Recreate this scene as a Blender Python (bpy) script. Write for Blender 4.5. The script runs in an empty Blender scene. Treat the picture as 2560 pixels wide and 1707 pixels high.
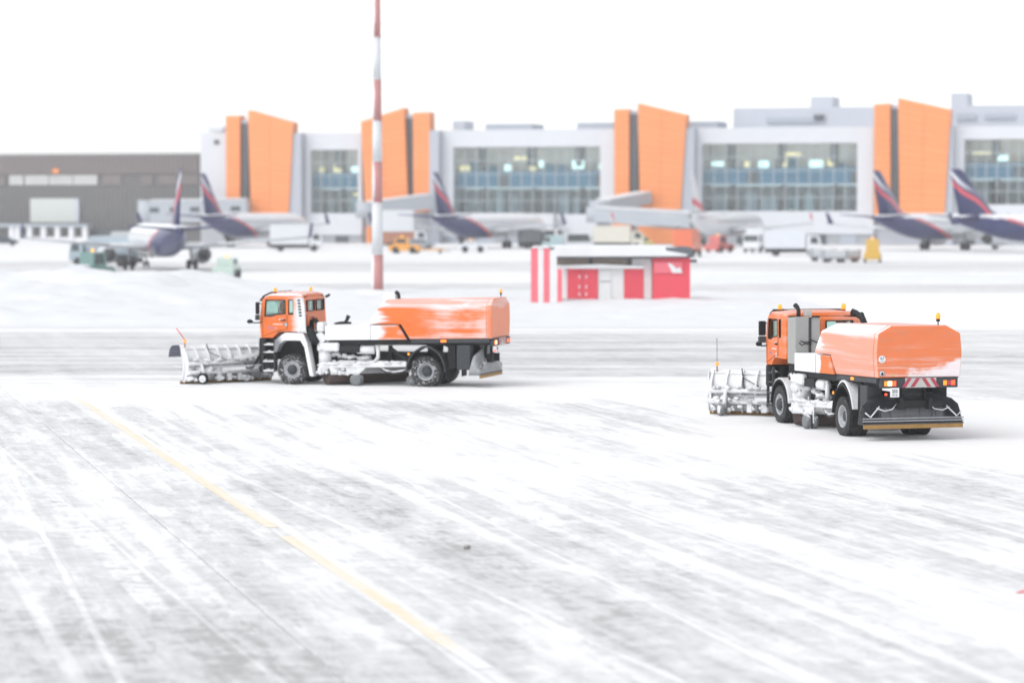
import bpy, bmesh, math, random
from mathutils import Vector, Matrix, noise as mnoise

R = math.radians
random.seed(7)
sc = bpy.context.scene
C = sc.collection

# ------------------------------------------------------------------ camera
CAM_H, LENS, PITCH = 6.3, 100.0, R(2.677)
cam_d = bpy.data.cameras.new('camera')
cam = bpy.data.objects.new('camera', cam_d); C.objects.link(cam)
cam.location = (0, 0, CAM_H); cam.rotation_euler = (R(90) - PITCH, 0, 0)
cam_d.lens = LENS; cam_d.sensor_width = 36.0; cam_d.sensor_fit = 'HORIZONTAL'
cam_d.clip_start = 0.5; cam_d.clip_end = 6000
cam_d.dof.use_dof = True
cam_d.dof.focus_distance = 73.0
cam_d.dof.aperture_fstop = 0.66
cam_d.dof.aperture_blades = 0
sc.camera = cam

# ------------------------------------------------------------------ sky, sun, exposure
SUN_EL, SUN_AZ = R(50), R(232)
world = bpy.data.worlds.new('World'); sc.world = world; world.use_nodes = True
wn = world.node_tree; wn.nodes.clear()
w_out = wn.nodes.new('ShaderNodeOutputWorld')
w_bg = wn.nodes.new('ShaderNodeBackground'); w_bg.inputs['Strength'].default_value = 0.15
w_sky = wn.nodes.new('ShaderNodeTexSky'); w_sky.sky_type = 'NISHITA'; w_sky.sun_disc = False
w_sky.sun_elevation = SUN_EL; w_sky.sun_rotation = SUN_AZ
w_sky.air_density = 1.0; w_sky.dust_density = 1.0; w_sky.ozone_density = 1.0
w_hs = wn.nodes.new('ShaderNodeHueSaturation'); w_hs.inputs['Saturation'].default_value = 0.14
wn.links.new(w_sky.outputs[0], w_hs.inputs['Color'])
wn.links.new(w_hs.outputs[0], w_bg.inputs['Color'])
wn.links.new(w_bg.outputs[0], w_out.inputs['Surface'])
sun_d = bpy.data.lights.new('sun', 'SUN'); sun_d.energy = 0.6; sun_d.angle = R(40)
sun_d.color = (1.0, 0.975, 0.94)
sun = bpy.data.objects.new('sun', sun_d); C.objects.link(sun)
sun.location = (-40, -40, 80)
# the sun's azimuth of the sky texture, measured from +Y towards +X
sd = Vector((math.sin(SUN_AZ) * math.cos(SUN_EL), math.cos(SUN_AZ) * math.cos(SUN_EL), math.sin(SUN_EL)))
sun.rotation_euler = sd.to_track_quat('Z', 'Y').to_euler()
sc.view_settings.view_transform = 'Standard'; sc.view_settings.look = 'None'
sc.view_settings.exposure = 0.70; sc.view_settings.gamma = 1.0
sc.view_settings.use_curve_mapping = False
sc.render.engine = 'CYCLES'
sc.cycles.use_denoising = True
sc.cycles.volume_bounces = 1
sc.cycles.max_bounces = 6; sc.cycles.diffuse_bounces = 2; sc.cycles.glossy_bounces = 2
sc.cycles.transparent_max_bounces = 16
sc.cycles.sample_clamp_indirect = 6.0

# ------------------------------------------------------------------ measuring helpers
FPX = LENS / 36.0 * 2560
CP, SP = math.cos(PITCH), math.sin(PITCH)
def ray(px, py):
    u = (px - 1280) / FPX; v = -(py - 853.5) / FPX
    return Vector((u, CP + v * SP, -SP + v * CP))
def at(px, py, z=0.0):
    d = ray(px, py); t = (z - CAM_H) / d.z
    return Vector((0, 0, CAM_H)) + d * t
def at_d(dx, dy, z=0.0):                      # same, in the 2352 px wide preview's pixels
    return at(dx * 1.08844, dy * 1.08844, z)

# ------------------------------------------------------------------ mesh helpers
class MB:
    def __init__(s): s.v = []; s.f = []; s.sm = []
    def add(s, vs, fs, smooth=False):
        o = len(s.v); s.v += [tuple(p) for p in vs]
        for f in fs: s.f.append(tuple(i + o for i in f)); s.sm.append(smooth)
        return s
    def box(s, x0, x1, y0, y1, z0, z1):
        x0, x1 = min(x0, x1), max(x0, x1); y0, y1 = min(y0, y1), max(y0, y1); z0, z1 = min(z0, z1), max(z0, z1)
        return s.add([(x0,y0,z0),(x1,y0,z0),(x1,y1,z0),(x0,y1,z0),(x0,y0,z1),(x1,y0,z1),(x1,y1,z1),(x0,y1,z1)],
                     [(3,2,1,0),(4,5,6,7),(0,1,5,4),(1,2,6,5),(2,3,7,6),(3,0,4,7)])
    def prism(s, poly, lo, hi, axis='y', smooth=False):
        n = len(poly); vs = []
        for d in (lo, hi):
            for a, b in poly:
                vs.append({'y': (a, d, b), 'x': (d, a, b), 'z': (a, b, d)}[axis])
        fs = [tuple(range(n)), tuple(range(2 * n - 1, n - 1, -1))] + [(i, i + n, (i + 1) % n + n, (i + 1) % n) for i in range(n)]
        return s.add(vs, fs, smooth)
    def ring(s, o, i, lo, hi, axis='y'):
        """flat frame: outer and inner polygon with equal point counts, extruded"""
        n = len(o); vs = []
        for d in (lo, hi):
            for poly in (o, i):
                for a, b in poly:
                    vs.append({'y': (a, d, b), 'x': (d, a, b), 'z': (a, b, d)}[axis])
        fs = []
        for k in range(n):
            j = (k + 1) % n
            fs += [(k, j, n + j, n + k), (2*n + k, 3*n + k, 3*n + j, 2*n + j), (k, 2*n + k, 2*n + j, j), (n + k, n + j, 3*n + j, 3*n + k)]
        return s.add(vs, fs)
    def loft(s, rings, caps=True, smooth=True, closed=True):
        n = len(rings[0]); vs = [p for r in rings for p in r]; fs = []
        for k in range(len(rings) - 1):
            for i in range(n if closed else n - 1):
                j = (i + 1) % n
                fs.append((k*n + i, k*n + j, (k+1)*n + j, (k+1)*n + i))
        s.add(vs, fs, smooth)
        if caps:
            o = len(s.v) - len(vs)
            s.f.append(tuple(o + i for i in range(n - 1, -1, -1))); s.sm.append(False)
            s.f.append(tuple(o + (len(rings) - 1) * n + i for i in range(n))); s.sm.append(False)
        return s
    def tube(s, path, r, n=8, caps=True, smooth=True):
        path = [Vector(p) for p in path]; rings = []
        rr = r if isinstance(r, (list, tuple)) else [r] * len(path)
        up = None
        for k, p in enumerate(path):
            t = (path[min(k + 1, len(path) - 1)] - path[max(k - 1, 0)]).normalized()
            if up is None: up = Vector((0, 0, 1)) if abs(t.z) < .9 else Vector((1, 0, 0))
            a = t.cross(up).normalized(); b = a.cross(t).normalized(); up = b
            rings.append([p + (a * math.cos(2*math.pi*i/n) + b * math.sin(2*math.pi*i/n)) * rr[k] for i in range(n)])
        return s.loft(rings, caps, smooth)
    def beam(s, p, q, w, h):
        p, q = Vector(p), Vector(q); t = (q - p).normalized()
        up = Vector((0, 0, 1)) if abs(t.z) < .95 else Vector((1, 0, 0))
        a = t.cross(up).normalized() * w / 2; b = a.cross(t).normalized() * h / 2
        return s.loft([[e - a - b, e + a - b, e + a + b, e - a + b] for e in (p, q)], True, False)
    def lathe(s, prof, c, axis='y', n=32, smooth=True, close=False):
        c = Vector(c); rings = []
        for r, d in prof:
            ring = []
            for i in range(n):
                t = 2*math.pi*i/n; ca, sa = math.cos(t) * r, math.sin(t) * r
                ring.append(c + Vector({'y': (ca, d, sa), 'x': (d, ca, sa), 'z': (ca, sa, d)}[axis]))
            rings.append(ring)
        return s.loft(rings, not close, smooth)
    def lump(s, c, rad, seed=0, sub=2, amp=.25, freq=1.6):
        bm = bmesh.new(); bmesh.ops.create_icosphere(bm, subdivisions=sub, radius=1)
        vs = []
        for v in bm.verts:
            d = 1 + amp * mnoise.noise(v.co * freq + Vector((seed * 7.3, seed * 3.1, seed)))
            vs.append((c[0] + v.co.x * d * rad[0], c[1] + v.co.y * d * rad[1], c[2] + v.co.z * d * rad[2]))
        fs = [[w.index for w in f.verts] for f in bm.faces]; bm.free()
        return s.add(vs, fs, True)
    def mesh(s, name):
        me = bpy.data.meshes.new(name); me.from_pydata(s.v, [], s.f); me.polygons.foreach_set('use_smooth', s.sm)
        bm = bmesh.new(); bm.from_mesh(me); bmesh.ops.recalc_face_normals(bm, faces=bm.faces); bm.to_mesh(me); bm.free()
        return me
    def build(s, name, mat, parent=None, bevel=0, seg=2, label=None, stuff=False):
        return obj(name, s.mesh(name), mat, parent, bevel, seg, label, stuff)

def obj(name, me, mat, parent=None, bevel=0, seg=2, label=None, stuff=False):
    if mat is not None:
        me.materials.clear()
        for m in (mat if isinstance(mat, (list, tuple)) else [mat]): me.materials.append(m)
    o = bpy.data.objects.new(name, me); C.objects.link(o)
    if parent is not None: o.parent = parent
    if bevel:
        b = o.modifiers.new('bevel', 'BEVEL'); b.width = bevel; b.segments = seg; b.limit_method = 'ANGLE'; b.angle_limit = R(32)
    if label: o['label'] = label
    if stuff: o['kind'] = 'stuff'
    return o
def tag(o, label, cat, group=None):
    o['label'] = label; o['category'] = cat
    if group: o['group'] = group
    return o
def thing(name, label, cat, loc=(0, 0, 0), rz=0.0, group=None, scale=1.0):
    o = bpy.data.objects.new(name, None); C.objects.link(o); o.empty_display_size = .5
    o.location = loc; o.rotation_euler = (0, 0, rz); o.scale = (scale,) * 3
    return tag(o, label, cat, group)
def copy_tree(o, parent=None):
    c = o.copy(); C.objects.link(c)
    if parent is not None: c.parent = parent
    for ch in list(o.children): copy_tree(ch, c)
    return c
def box(name, mat, parent, x0, x1, y0, y1, z0, z1, bevel=0, **k):
    return MB().box(x0, x1, y0, y1, z0, z1).build(name, mat, parent, bevel, **k)
def textmesh(txt, size, mat, parent, name, M):
    cu = bpy.data.curves.new(name, 'FONT'); cu.body = txt; cu.size = size; cu.align_x = 'CENTER'; cu.align_y = 'CENTER'; cu.extrude = .002
    t = bpy.data.objects.new(name, cu); C.objects.link(t)
    me = bpy.data.meshes.new_from_object(t.evaluated_get(bpy.context.evaluated_depsgraph_get()))
    bpy.data.objects.remove(t); bpy.data.curves.remove(cu)
    me.transform(M)
    return obj(name, me, mat, parent)

# ------------------------------------------------------------------ material helpers
class S:
    def __init__(s, nt, k): s.nt, s.k = nt, k
    def _o(s, b, op, rev=False):
        return s.nt.math(op, b, s) if rev else s.nt.math(op, s, b)
    def __add__(s, b): return s._o(b, 'ADD')
    __radd__ = __add__
    def __sub__(s, b): return s._o(b, 'SUBTRACT')
    def __rsub__(s, b): return s._o(b, 'SUBTRACT', True)
    def __mul__(s, b): return s._o(b, 'MULTIPLY')
    __rmul__ = __mul__
class NT:
    def __init__(s, name):
        s.m = bpy.data.materials.new(name); s.m.use_nodes = True; s.t = s.m.node_tree; s.t.nodes.clear()
        s.out = s.t.nodes.new('ShaderNodeOutputMaterial')
    def n(s, typ): return s.t.nodes.new(typ)
    def put(s, sock, v):
        if isinstance(v, S): s.t.links.new(v.k, sock)
        elif isinstance(v, (tuple, list)) and len(v) == 3 and sock.type == 'RGBA': sock.default_value = (*v, 1)
        else: sock.default_value = v
    def math(s, op, a, b=0.0, c=None):
        n = s.n('ShaderNodeMath'); n.operation = op; s.put(n.inputs[0], a); s.put(n.inputs[1], b)
        if c is not None: s.put(n.inputs[2], c)
        return S(s, n.outputs[0])
    def obj(s):
        n = s.n('ShaderNodeTexCoord'); return s.sep(S(s, n.outputs['Object']))
    def wpos(s):
        n = s.n('ShaderNodeNewGeometry'); return s.sep(S(s, n.outputs['Position']))
    def nrm(s):
        n = s.n('ShaderNodeTexCoord'); return s.sep(S(s, n.outputs['Normal']))
    def rnd(s):
        n = s.n('ShaderNodeObjectInfo'); return S(s, n.outputs['Random'])
    def sep(s, v):
        n = s.n('ShaderNodeSeparateXYZ'); s.put(n.inputs[0], v); return [S(s, o) for o in n.outputs]
    def vec(s, x, y, z=0.0):
        n = s.n('ShaderNodeCombineXYZ'); s.put(n.inputs[0], x); s.put(n.inputs[1], y); s.put(n.inputs[2], z); return S(s, n.outputs[0])
    def noise(s, v, scale=1.0, detail=4.0, rough=.55, dist=0.0):
        n = s.n('ShaderNodeTexNoise'); s.put(n.inputs['Vector'], v); n.inputs['Scale'].default_value = scale
        n.inputs['Detail'].default_value = detail; n.inputs['Roughness'].default_value = rough; n.inputs['Distortion'].default_value = dist
        return S(s, n.outputs['Fac'])
    def voro(s, v, scale=1.0):
        n = s.n('ShaderNodeTexVoronoi'); s.put(n.inputs['Vector'], v); n.inputs['Scale'].default_value = scale
        return S(s, n.outputs['Distance'])
    def ss(s, x, a, b, lo=0.0, hi=1.0):
        n = s.n('ShaderNodeMapRange'); n.interpolation_type = 'SMOOTHSTEP'; s.put(n.inputs['Value'], x)
        if b < a: a, b, lo, hi = b, a, hi, lo
        n.inputs['From Min'].default_value = a; n.inputs['From Max'].default_value = b
        n.inputs['To Min'].default_value = lo; n.inputs['To Max'].default_value = hi
        return S(s, n.outputs[0])
    def hump(s, x, c, w0, w1):       # 1 inside c +- w0, 0 outside c +- w1
        return s.ss(s.math('ABSOLUTE', x - c), w1, w0)
    def clamp(s, x): return s.math('MINIMUM', s.math('MAXIMUM', x, 0.0), 1.0)
    def mx(s, a, b): return s.math('MAXIMUM', a, b)
    def mn(s, a, b): return s.math('MINIMUM', a, b)
    def mix(s, f, a, b):
        n = s.n('ShaderNodeMix'); n.data_type = 'RGBA'; s.put(n.inputs[0], f); s.put(n.inputs[6], a); s.put(n.inputs[7], b)
        return S(s, n.outputs[2])
    def mixf(s, f, a, b): return a + f * (b - a) if not isinstance(a, S) else a + f * (b - a)
    def bump(s, h, strength=.3, dist=.05):
        n = s.n('ShaderNodeBump'); s.put(n.inputs['Height'], h); n.inputs['Strength'].default_value = strength; n.inputs['Distance'].default_value = dist
        return S(s, n.outputs[0])
    def bsdf(s, col, rough=.5, metal=0.0, normal=None, spec=.5, emit=None, es=0.0, coat=0.0):
        n = s.n('ShaderNodeBsdfPrincipled')
        s.put(n.inputs['Base Color'], col); s.put(n.inputs['Roughness'], rough); s.put(n.inputs['Metallic'], metal)
        s.put(n.inputs['Specular IOR Level'], spec); n.inputs['Coat Weight'].default_value = coat
        if normal is not None: s.put(n.inputs['Normal'], normal)
        if emit is not None: s.put(n.inputs['Emission Color'], emit); n.inputs['Emission Strength'].default_value = es
        s.t.links.new(n.outputs[0], s.out.inputs['Surface']); return s.m

SNOW = (.86, .87, .89)
def plain(name, col, rough=.5, metal=0.0, var=.10, vs=5.0, snow=0.0, coat=0.0, bump=0.0, spec=.5):
    """a painted or raw surface with slight unevenness, frost dusted over a share of it"""
    t = NT(name); x, y, z = t.obj(); p = t.vec(x, y, z)
    n = t.noise(p, vs, 4)
    c = t.mix(n, tuple(k * (1 - var) for k in col), tuple(min(1, k * (1 + var)) for k in col))
    if snow:
        nx, ny, nz = t.nrm()
        f = t.noise(t.vec(x * .6, y, z * 1.3), vs * 1.2, 6, .65)
        m = t.ss(f + nz * .22 * min(1, snow * 2), .78 - .55 * snow, .92 - .4 * snow)
        c = t.mix(m, c, SNOW); r_ = t.ss(m, 0, 1, rough, .85)
    else: r_ = rough
    nm = t.bump(t.noise(p, vs * 6, 4), bump, .02) if bump else None
    return t.bsdf(c, r_, metal, nm, spec, coat=coat)
def snow_mat(name, lo=.78, bump=.5, vs=7.0, grime=.0):
    t = NT(name); x, y, z = t.obj(); p = t.vec(x, y, z)
    n = t.noise(p, vs, 6, .6)
    c = t.mix(n, (lo * .97, lo * .985, lo), SNOW)
    if grime:
        g = t.ss(t.noise(t.vec(x, y, z), 3.1, 6, .65), .62 - .2 * grime, .74, 0, .75)
        c = t.mix(g, c, (.22, .225, .235))
    return t.bsdf(c, .8, 0, t.bump(n, bump, .06), .2)
def lamp(name, col, es):
    t = NT(name); return t.bsdf(col, .25, 0, None, .5, col, es)
def glass(name, tint, refl=.12, rough=.03):
    t = NT(name); tr = t.n('ShaderNodeBsdfTransparent'); tr.inputs[0].default_value = (*tint, 1)
    gl = t.n('ShaderNodeBsdfGlossy'); gl.inputs['Roughness'].default_value = rough
    lw = t.n('ShaderNodeLayerWeight'); lw.inputs[0].default_value = .35
    f = t.math('ADD', t.math('MULTIPLY', S(t, lw.outputs['Fresnel']), .5), refl)
    ms = t.n('ShaderNodeMixShader'); t.put(ms.inputs[0], f); t.t.links.new(tr.outputs[0], ms.inputs[1]); t.t.links.new(gl.outputs[0], ms.inputs[2])
    t.t.links.new(ms.outputs[0], t.out.inputs['Surface']); return t.m

# ------------------------------------------------------------------ ground
GA = R(14.2)                                   # the slab grid runs this much left of the view axis
GU, GV = Vector((-math.sin(GA), math.cos(GA))), Vector((math.cos(GA), math.sin(GA)))
SLAB_U, SLAB_V = 7.5, 7.65
def uv(p): return p.x * GU.x + p.y * GU.y, p.x * GV.x + p.y * GV.y
def from_uv(u, v): return Vector((GU.x * u + GV.x * v, GU.y * u + GV.y * v))

def cover(t, x, y):
    """thickness of the film of swept and blown snow on the concrete at a world position, 0..1"""
    u = x * GU.x + y * GU.y; v = x * GV.x + y * GV.y
    broad = t.noise(t.vec(u * .020, v * .22, 1.7), 1.0, 4, .55, .4)         # brush lanes along the slabs
    lane = t.noise(t.vec(u * .030, v * .80, 4.2), 1.0, 5, .62, .3)
    fine = t.noise(t.vec(u * .07, v * 3.4, 9.0), 1.0, 5, .65, .2)
    wind = t.noise(t.vec(x * .32, y * .75, 3.0), 1.0, 4, .62, .6)           # drifts lying across the wind
    scuff = t.noise(t.vec(x * 1.3, y * 2.0, 6.0), 1.0, 6, .72, .3)
    speck = t.noise(t.vec(x * 4.5, y * 6.0, 16.0), 1.0, 5, .75)
    farw = t.noise(t.vec(x * .035, y * .40, 12.0), 1.0, 5, .66, .3)
    blot = t.noise(t.vec(x * .085, y * .06, 21.0), 1.0, 4, .55, .5)
    near = (broad - .5) * 1.1 + (lane - .5) * 1.25 + (fine - .5) * .75 + (wind - .5) * .28 + (blot - .5) * 1.05 + (scuff - .5) * .18
    trk = (t.hump(v + lane * .5, 5.75, .14, .24) + t.hump(v + lane * .5, 6.75, .14, .24)) * t.hump(u, 56, 9, 14) * t.ss(speck * .5 + scuff * .5, .46, .54)
    trk2 = t.hump(v + broad * 1.2, 4.3, .06, .2) + t.hump(v + broad * 1.6, 3.2, .05, .18) + t.hump(v + broad * 2.0, 10.4, .05, .16) + t.hump(v + broad * 2.4, 14.2, .08, .3) + t.hump(v + broad * 2.0, 16.6, .06, .22) + t.hump(v + broad * 3.0, 19.5, .2, .6)
    near = near + trk * .45 + trk2 * .24 + .78
    far = (farw - .5) * 2.3 + (scuff - .5) * .3 + (lane - .5) * .5 + (wind - .5) * .6 + .62
    fx = t.ss(y, 90, 106)
    k = near * (1.0 - fx) + far * fx
    # places: bare lower left, fresh band behind the trucks, taxiway, bank, second taxiway
    b = t.ss(y, 60, 38) * t.ss(v, 8.8, 3.0) * -.33
    b = b + t.hump(y, 39, 2, 9) * t.hump(v, 5.6, .6, 2.6) * -.28
    b = b + t.ss(y, 56, 38) * t.hump(v, 15.6, .5, 3.0) * -.22
    b = b + t.hump(y, 100, 5, 10) * t.ss(x, 15, 4) * .36
    b = b + t.hump(y, 83, 5, 14) * t.ss(x, 2, 9) * .42
    b = b + t.hump(y, 72, 6, 20) * t.ss(v, 9, 16) * .08
    b = b + t.hump(y, 124, 12, 26) * t.ss(x, 26, -6, -.02, -.24)
    b = b + t.hump(y, 180, 24, 38) * .6
    b = b + t.hump(y, 226, 10, 22) * -.12
    b = b + t.hump(y, 262, 14, 26) * .40
    b = b + t.hump(y, 318, 8, 17) * -.14
    b = b + t.ss(y, 332, 350) * .30
    f = k + b
    patch = t.ss(t.noise(t.vec(u * .20, v * 1.25, 31.0), 1.0, 7, .66, .3), .49, .545) - .5      # scraped-off flakes with clear edges
    dash = t.ss(t.noise(t.vec(x * .8, y * .30, 37.0), 1.0, 7, .66), .51, .56) - .5
    fleck = t.ss(t.noise(t.vec(u * .9, v * 4.0, 41.0), 1.0, 5, .65), .50, .57) - .5
    w = u * .03 + broad * .8
    lin = t.hump(v + w, 7.9, .03, .06) + t.hump(v - w, 2.6, .04, .08) + t.hump(v - w * .4, 8.3, .03, .05) + t.hump(v + w * 1.5, 13.6, .04, .07) + t.hump(v - w * .7, 12.1, .03, .06) + t.hump(v + w * .6, 18.2, .04, .08) + t.hump(v - w, 21.0, .05, .09)
    nr = t.ss(y, 104, 90)
    f = f + (patch * .20 + dash * .15 + fleck * .12 + lin * .28) * nr * t.ss(f, 1.25, .7)
    d = t.ss(scuff * .55 + speck * .45, .44, .58) - .5                      # torn edges of the film
    f = f + d * t.ss(f, 1.0, .35, .02, .32)
    return t.clamp(f), fine, scuff

def ground_mat(name, joint=False):
    t = NT(name); x, y, z = t.wpos()
    cv, fine, scuff = cover(t, x, y)
    if joint: cv = t.ss(t.noise(t.vec(x * .12, y * .12, 3), 1.0, 4, .6), .44, .60) * .95
    grain = t.noise(t.vec(x, y, 0.0), 2.6, 5, .7)
    conc = t.mix(grain, (.34, .34, .338), (.50, .498, .49))
    if joint: conc = (.20, .20, .205)
    c = t.mix(t.ss(cv, .0, .50), conc, (.655, .657, .66))
    c = t.mix(t.ss(cv, .45, 1.0), c, (.86, .865, .87))
    h = scuff * .6 + grain * .3
    return t.bsdf(c, t.ss(cv, 0, 1, .55, .85), 0, t.bump(h, .22, .04), .3)
mat_ground = ground_mat('swept_concrete')
mat_joint = ground_mat('joint_fill', True)

def sheet_faces(x0, x1, y0, y1, z):
    return MB().add([(x0, y0, z), (x1, y0, z), (x1, y1, z), (x0, y1, z)], [(0, 1, 2, 3)])
# the slabs reach out to about 150 m; the plain sheet carries on from there
apron = sheet_faces(-620, 620, 121, 1500, -.012).build('apron', mat_ground); apron['kind'] = 'structure'
bed = sheet_faces(-620, 620, -60, 121, -.045).build('apron_bed', mat_joint); bed['kind'] = 'structure'

slab_me = None
def make_slab():
    g = .013; ch = .014
    a, b = SLAB_V / 2 - g, SLAB_U / 2 - g
    lo = [(-a, -b, -.04), (a, -b, -.04), (a, b, -.04), (-a, b, -.04)]
    md = [(p[0], p[1], -ch) for p in lo]
    hi = [(-a + ch, -b + ch, 0), (a - ch, -b + ch, 0), (a - ch, b - ch, 0), (-a + ch, b - ch, 0)]
    m = MB(); m.loft([lo, md, hi], True, False); return m.mesh('slab')
slab_me = make_slab(); slab_me.materials.append(mat_ground)
# grid phase read from the joints in view
U0 = uv(at(1280, 1573))[0]; V0 = uv(at(871, 1707))[1]
rs = random.Random(3)
for iu in range(-2, 15):
    for iv in range(-8, 11):
        c = from_uv(U0 + (iu + .5) * SLAB_U, V0 + (iv + .5) * SLAB_V)
        if c.y < 29 or c.y > 136 or abs(c.x) > c.y * .185 + 9: continue
        o = bpy.data.objects.new('slab', slab_me); C.objects.link(o); o.parent = bed
        o.location = (c.x, c.y, rs.uniform(-.002, .0015)); o.rotation_euler = (0, 0, GA)

# painted lines, worn and half under snow
def paint_mat(name, col, keep=.55):
    t = NT(name); x, y, z = t.wpos()
    cv, fine, scuff = cover(t, x, y)
    wear = t.noise(t.vec(x, y, 5), 3.5, 6, .7)
    m = t.ss(cv * .8 + (wear - .5) * .9 + (scuff - .5) * .3, keep, keep + .45, .25, .62)
    m = t.mx(m, t.mx(t.ss(y, 43, 39.5), t.ss(y + (wear - .5) * 14.0, 82, 98, 0, .85)))      # snow drifted over both ends
    c = t.mix(m, col, (.86, .865, .875))
    return t.bsdf(c, .7, 0, t.bump(scuff, .2, .03), .3)
mat_yellow = paint_mat('worn_yellow_paint', (.89, .71, .44), .40)
mat_redp = paint_mat('worn_red_paint', (.75, .10, .14), .9)
LV = uv(at(1121, 1610))[1]
def strip(name, u0, u1, v, w, mat, z):
    n = max(2, int((u1 - u0) / 2.5)); m = MB(); vs = []; fs = []
    for i in range(n + 1):
        u = u0 + (u1 - u0) * i / n
        for sgn in (-1, 1):
            p = from_uv(u, v + sgn * (w / 2 + .012 * math.sin(i * 2.3 + sgn))); vs.append((p.x, p.y, z))
    for i in range(n): fs.append((2*i, 2*i + 1, 2*i + 3, 2*i + 2))
    return m.add(vs, fs).build(name, mat, bed)
ua = uv(at(1170, 1645))[0]
strip('painted_line', uv(at(1205, 1672))[0], uv(at(722, 1340))[0], LV, .26, mat_yellow, .006)
strip('painted_line', uv(at(700, 1318))[0], uv(at(212, 992))[0], LV, .26, mat_yellow, .006)
p0 = at(2546, 1478); rp = MB()
rp.add([(p0.x - .10, p0.y - .22, .006), (p0.x + .75, p0.y - .3, .006), (p0.x + .75, p0.y + .3, .006), (p0.x + .1, p0.y + .2, .006)], [(0, 1, 2, 3)])
rp.build('red_marking', mat_redp, bed)

# lump of dirty ice on the concrete
pc = at(1168, 1371)
MB().lump((0, 0, .03), (.07, .045, .04), 5, 2, .5).build('ice_lump', plain('dirty_ice', (.25, .24, .23), .6, snow=.35))
o = bpy.data.objects['ice_lump']; o.location = (pc.x, pc.y, 0); tag(o, 'small dark lump of dirty ice lying on the swept concrete', 'ice lump')

# ------------------------------------------------------------------ snow banks
mat_bank = snow_mat('bank_snow', .70, .9, .55)
def bank(name, x0, x1, y0, y1, nx, ny, hf):
    m = MB(); vs = []; fs = []
    for j in range(ny + 1):
        for i in range(nx + 1):
            X = x0 + (x1 - x0) * i / nx; Y = y0 + (y1 - y0) * j / ny
            vs.append((X, Y, hf(X, Y)))
    for j in range(ny):
        for i in range(nx):
            a = j * (nx + 1) + i; fs.append((a, a + 1, a + nx + 2, a + nx + 1))
    o = m.add(vs, fs, True).build(name, mat_bank); o['kind'] = 'structure'; return o
def sst(x, a, b):
    t = max(0, min(1, (x - a) / (b - a))); return t * t * (3 - 2 * t)
def hb(X, Y):
    n1 = mnoise.fractal(Vector((X * .09, Y * .11, 2.0)), 1.0, 2.0, 5)
    n2 = mnoise.fractal(Vector((X * .45, Y * .5, 7.0)), 1.0, 2.0, 4)
    e = 153 + 2.2 * mnoise.noise(Vector((X * .07, 0, 0))) + .4 * mnoise.noise(Vector((X * .6, 3, 0)))
    front = sst(Y, e, e + 3.5) * .5 + sst(Y, e + 4, e + 34) * 1.15
    side = 1 - sst(X, -26, -12) * .74 - sst(X, -4, 3) * .08
    back = 1 - sst(Y, 205, 214)
    h = front * side * (1.0 + .65 * n1) + .34 * n2 * sst(Y, e + .5, e + 5) * (.35 + .65 * side)
    end = 1 - sst(X, 13, 24)
    return -.12 + (h + .12) * back * end
bank('snow_bank', -75, 26, 150, 216, 150, 80, hb)
def hb2(X, Y):
    n1 = mnoise.fractal(Vector((X * .07, Y * .2, 12.0)), 1.0, 2.0, 5)
    return -.15 + (.55 + .5 * n1) * sst(Y, 236, 241) * (1 - sst(Y, 250, 258)) * sst(X, 10, 18)
bank('snow_ridge', 8, 70, 234, 260, 80, 24, hb2)
# ------------------------------------------------------------------ terminal
TA = R(-16.0); TO = Vector((0, 510, 0))
TE = Vector((math.cos(TA), math.sin(TA), 0)); TN = Vector((-math.sin(TA), math.cos(TA), 0))
def fac(dx, dy, off=0.0):
    """a pixel of the 2352 px preview -> (x, z) on the facade plane pushed back by off metres"""
    d = ray(dx * 1.08844, dy * 1.08844); o = Vector((0, 0, CAM_H)) - TO
    t = (off - o.dot(TN)) / d.dot(TN); p = o + d * t
    return p.dot(TE), p.z
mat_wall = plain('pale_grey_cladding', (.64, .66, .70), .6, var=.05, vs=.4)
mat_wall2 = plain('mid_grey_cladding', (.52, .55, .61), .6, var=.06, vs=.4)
mat_wall3 = plain('shadow_grey_cladding', (.42, .45, .51), .6, var=.06, vs=.4)  # darker copy of the cladding, shade of the side walls put into the colour
mat_plinth = plain('plinth_concrete', (.36, .38, .41), .8, var=.12, vs=.6)
mat_oj = plain('orange_joint', (.70, .22, .06), .6)
def orange_panel(name):
    t = NT(name); r = t.rnd(); x, y, z = t.obj(); n = t.noise(t.vec(x, y, z), .5, 3)
    c = t.mix(r * .6 + n * .4, (.86, .275, .075), (.90, .305, .09)); return t.bsdf(c, .5)
mat_op = orange_panel('orange_cladding_panel')
mat_gap = plain('dark_glazing', (.07, .085, .10), .2)
mat_mull = plain('mullion_paint', (.44, .50, .53), .4)
mat_glass = glass('curtain_wall_glass', (.86, .96, 1.0), .03)
mat_in_back = plain('hall_back_wall', (.48, .49, .50), .7, var=.3, vs=.35)
mat_in_floor = plain('hall_floor', (.40, .42, .44), .5)
mat_blue = plain('blue_fascia', (.008, .20, .33), .5, var=.25, vs=.3)
mat_column = plain('dark_column', (.08, .085, .09), .5)
mat_counter = plain('pale_green_counter', (.46, .54, .53), .5, var=.2, vs=.5)
mat_beam = plain('ceiling_beige', (.56, .47, .40), .7, var=.2, vs=.4)
mat_warm = lamp('warm_hall_lamp', (1.0, .74, .36), .5)
mat_strip = lamp('ceiling_fill_glow', (1.0, .82, .66), 2.6)  # glow for strips added to brighten the hall interior
mat_strip2 = lamp('soffit_fill_glow', (.9, 1.0, .95), .5)  # weaker glow for the added strips below the gallery
mat_cool = lamp('cool_hall_lamp', (.86, 1.0, .90), .65)
mat_screen = plain('dark_sign_board', (.07, .075, .085), .3)
mat_roofu = plain('roof_unit_grey', (.40, .44, .50), .6)

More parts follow.
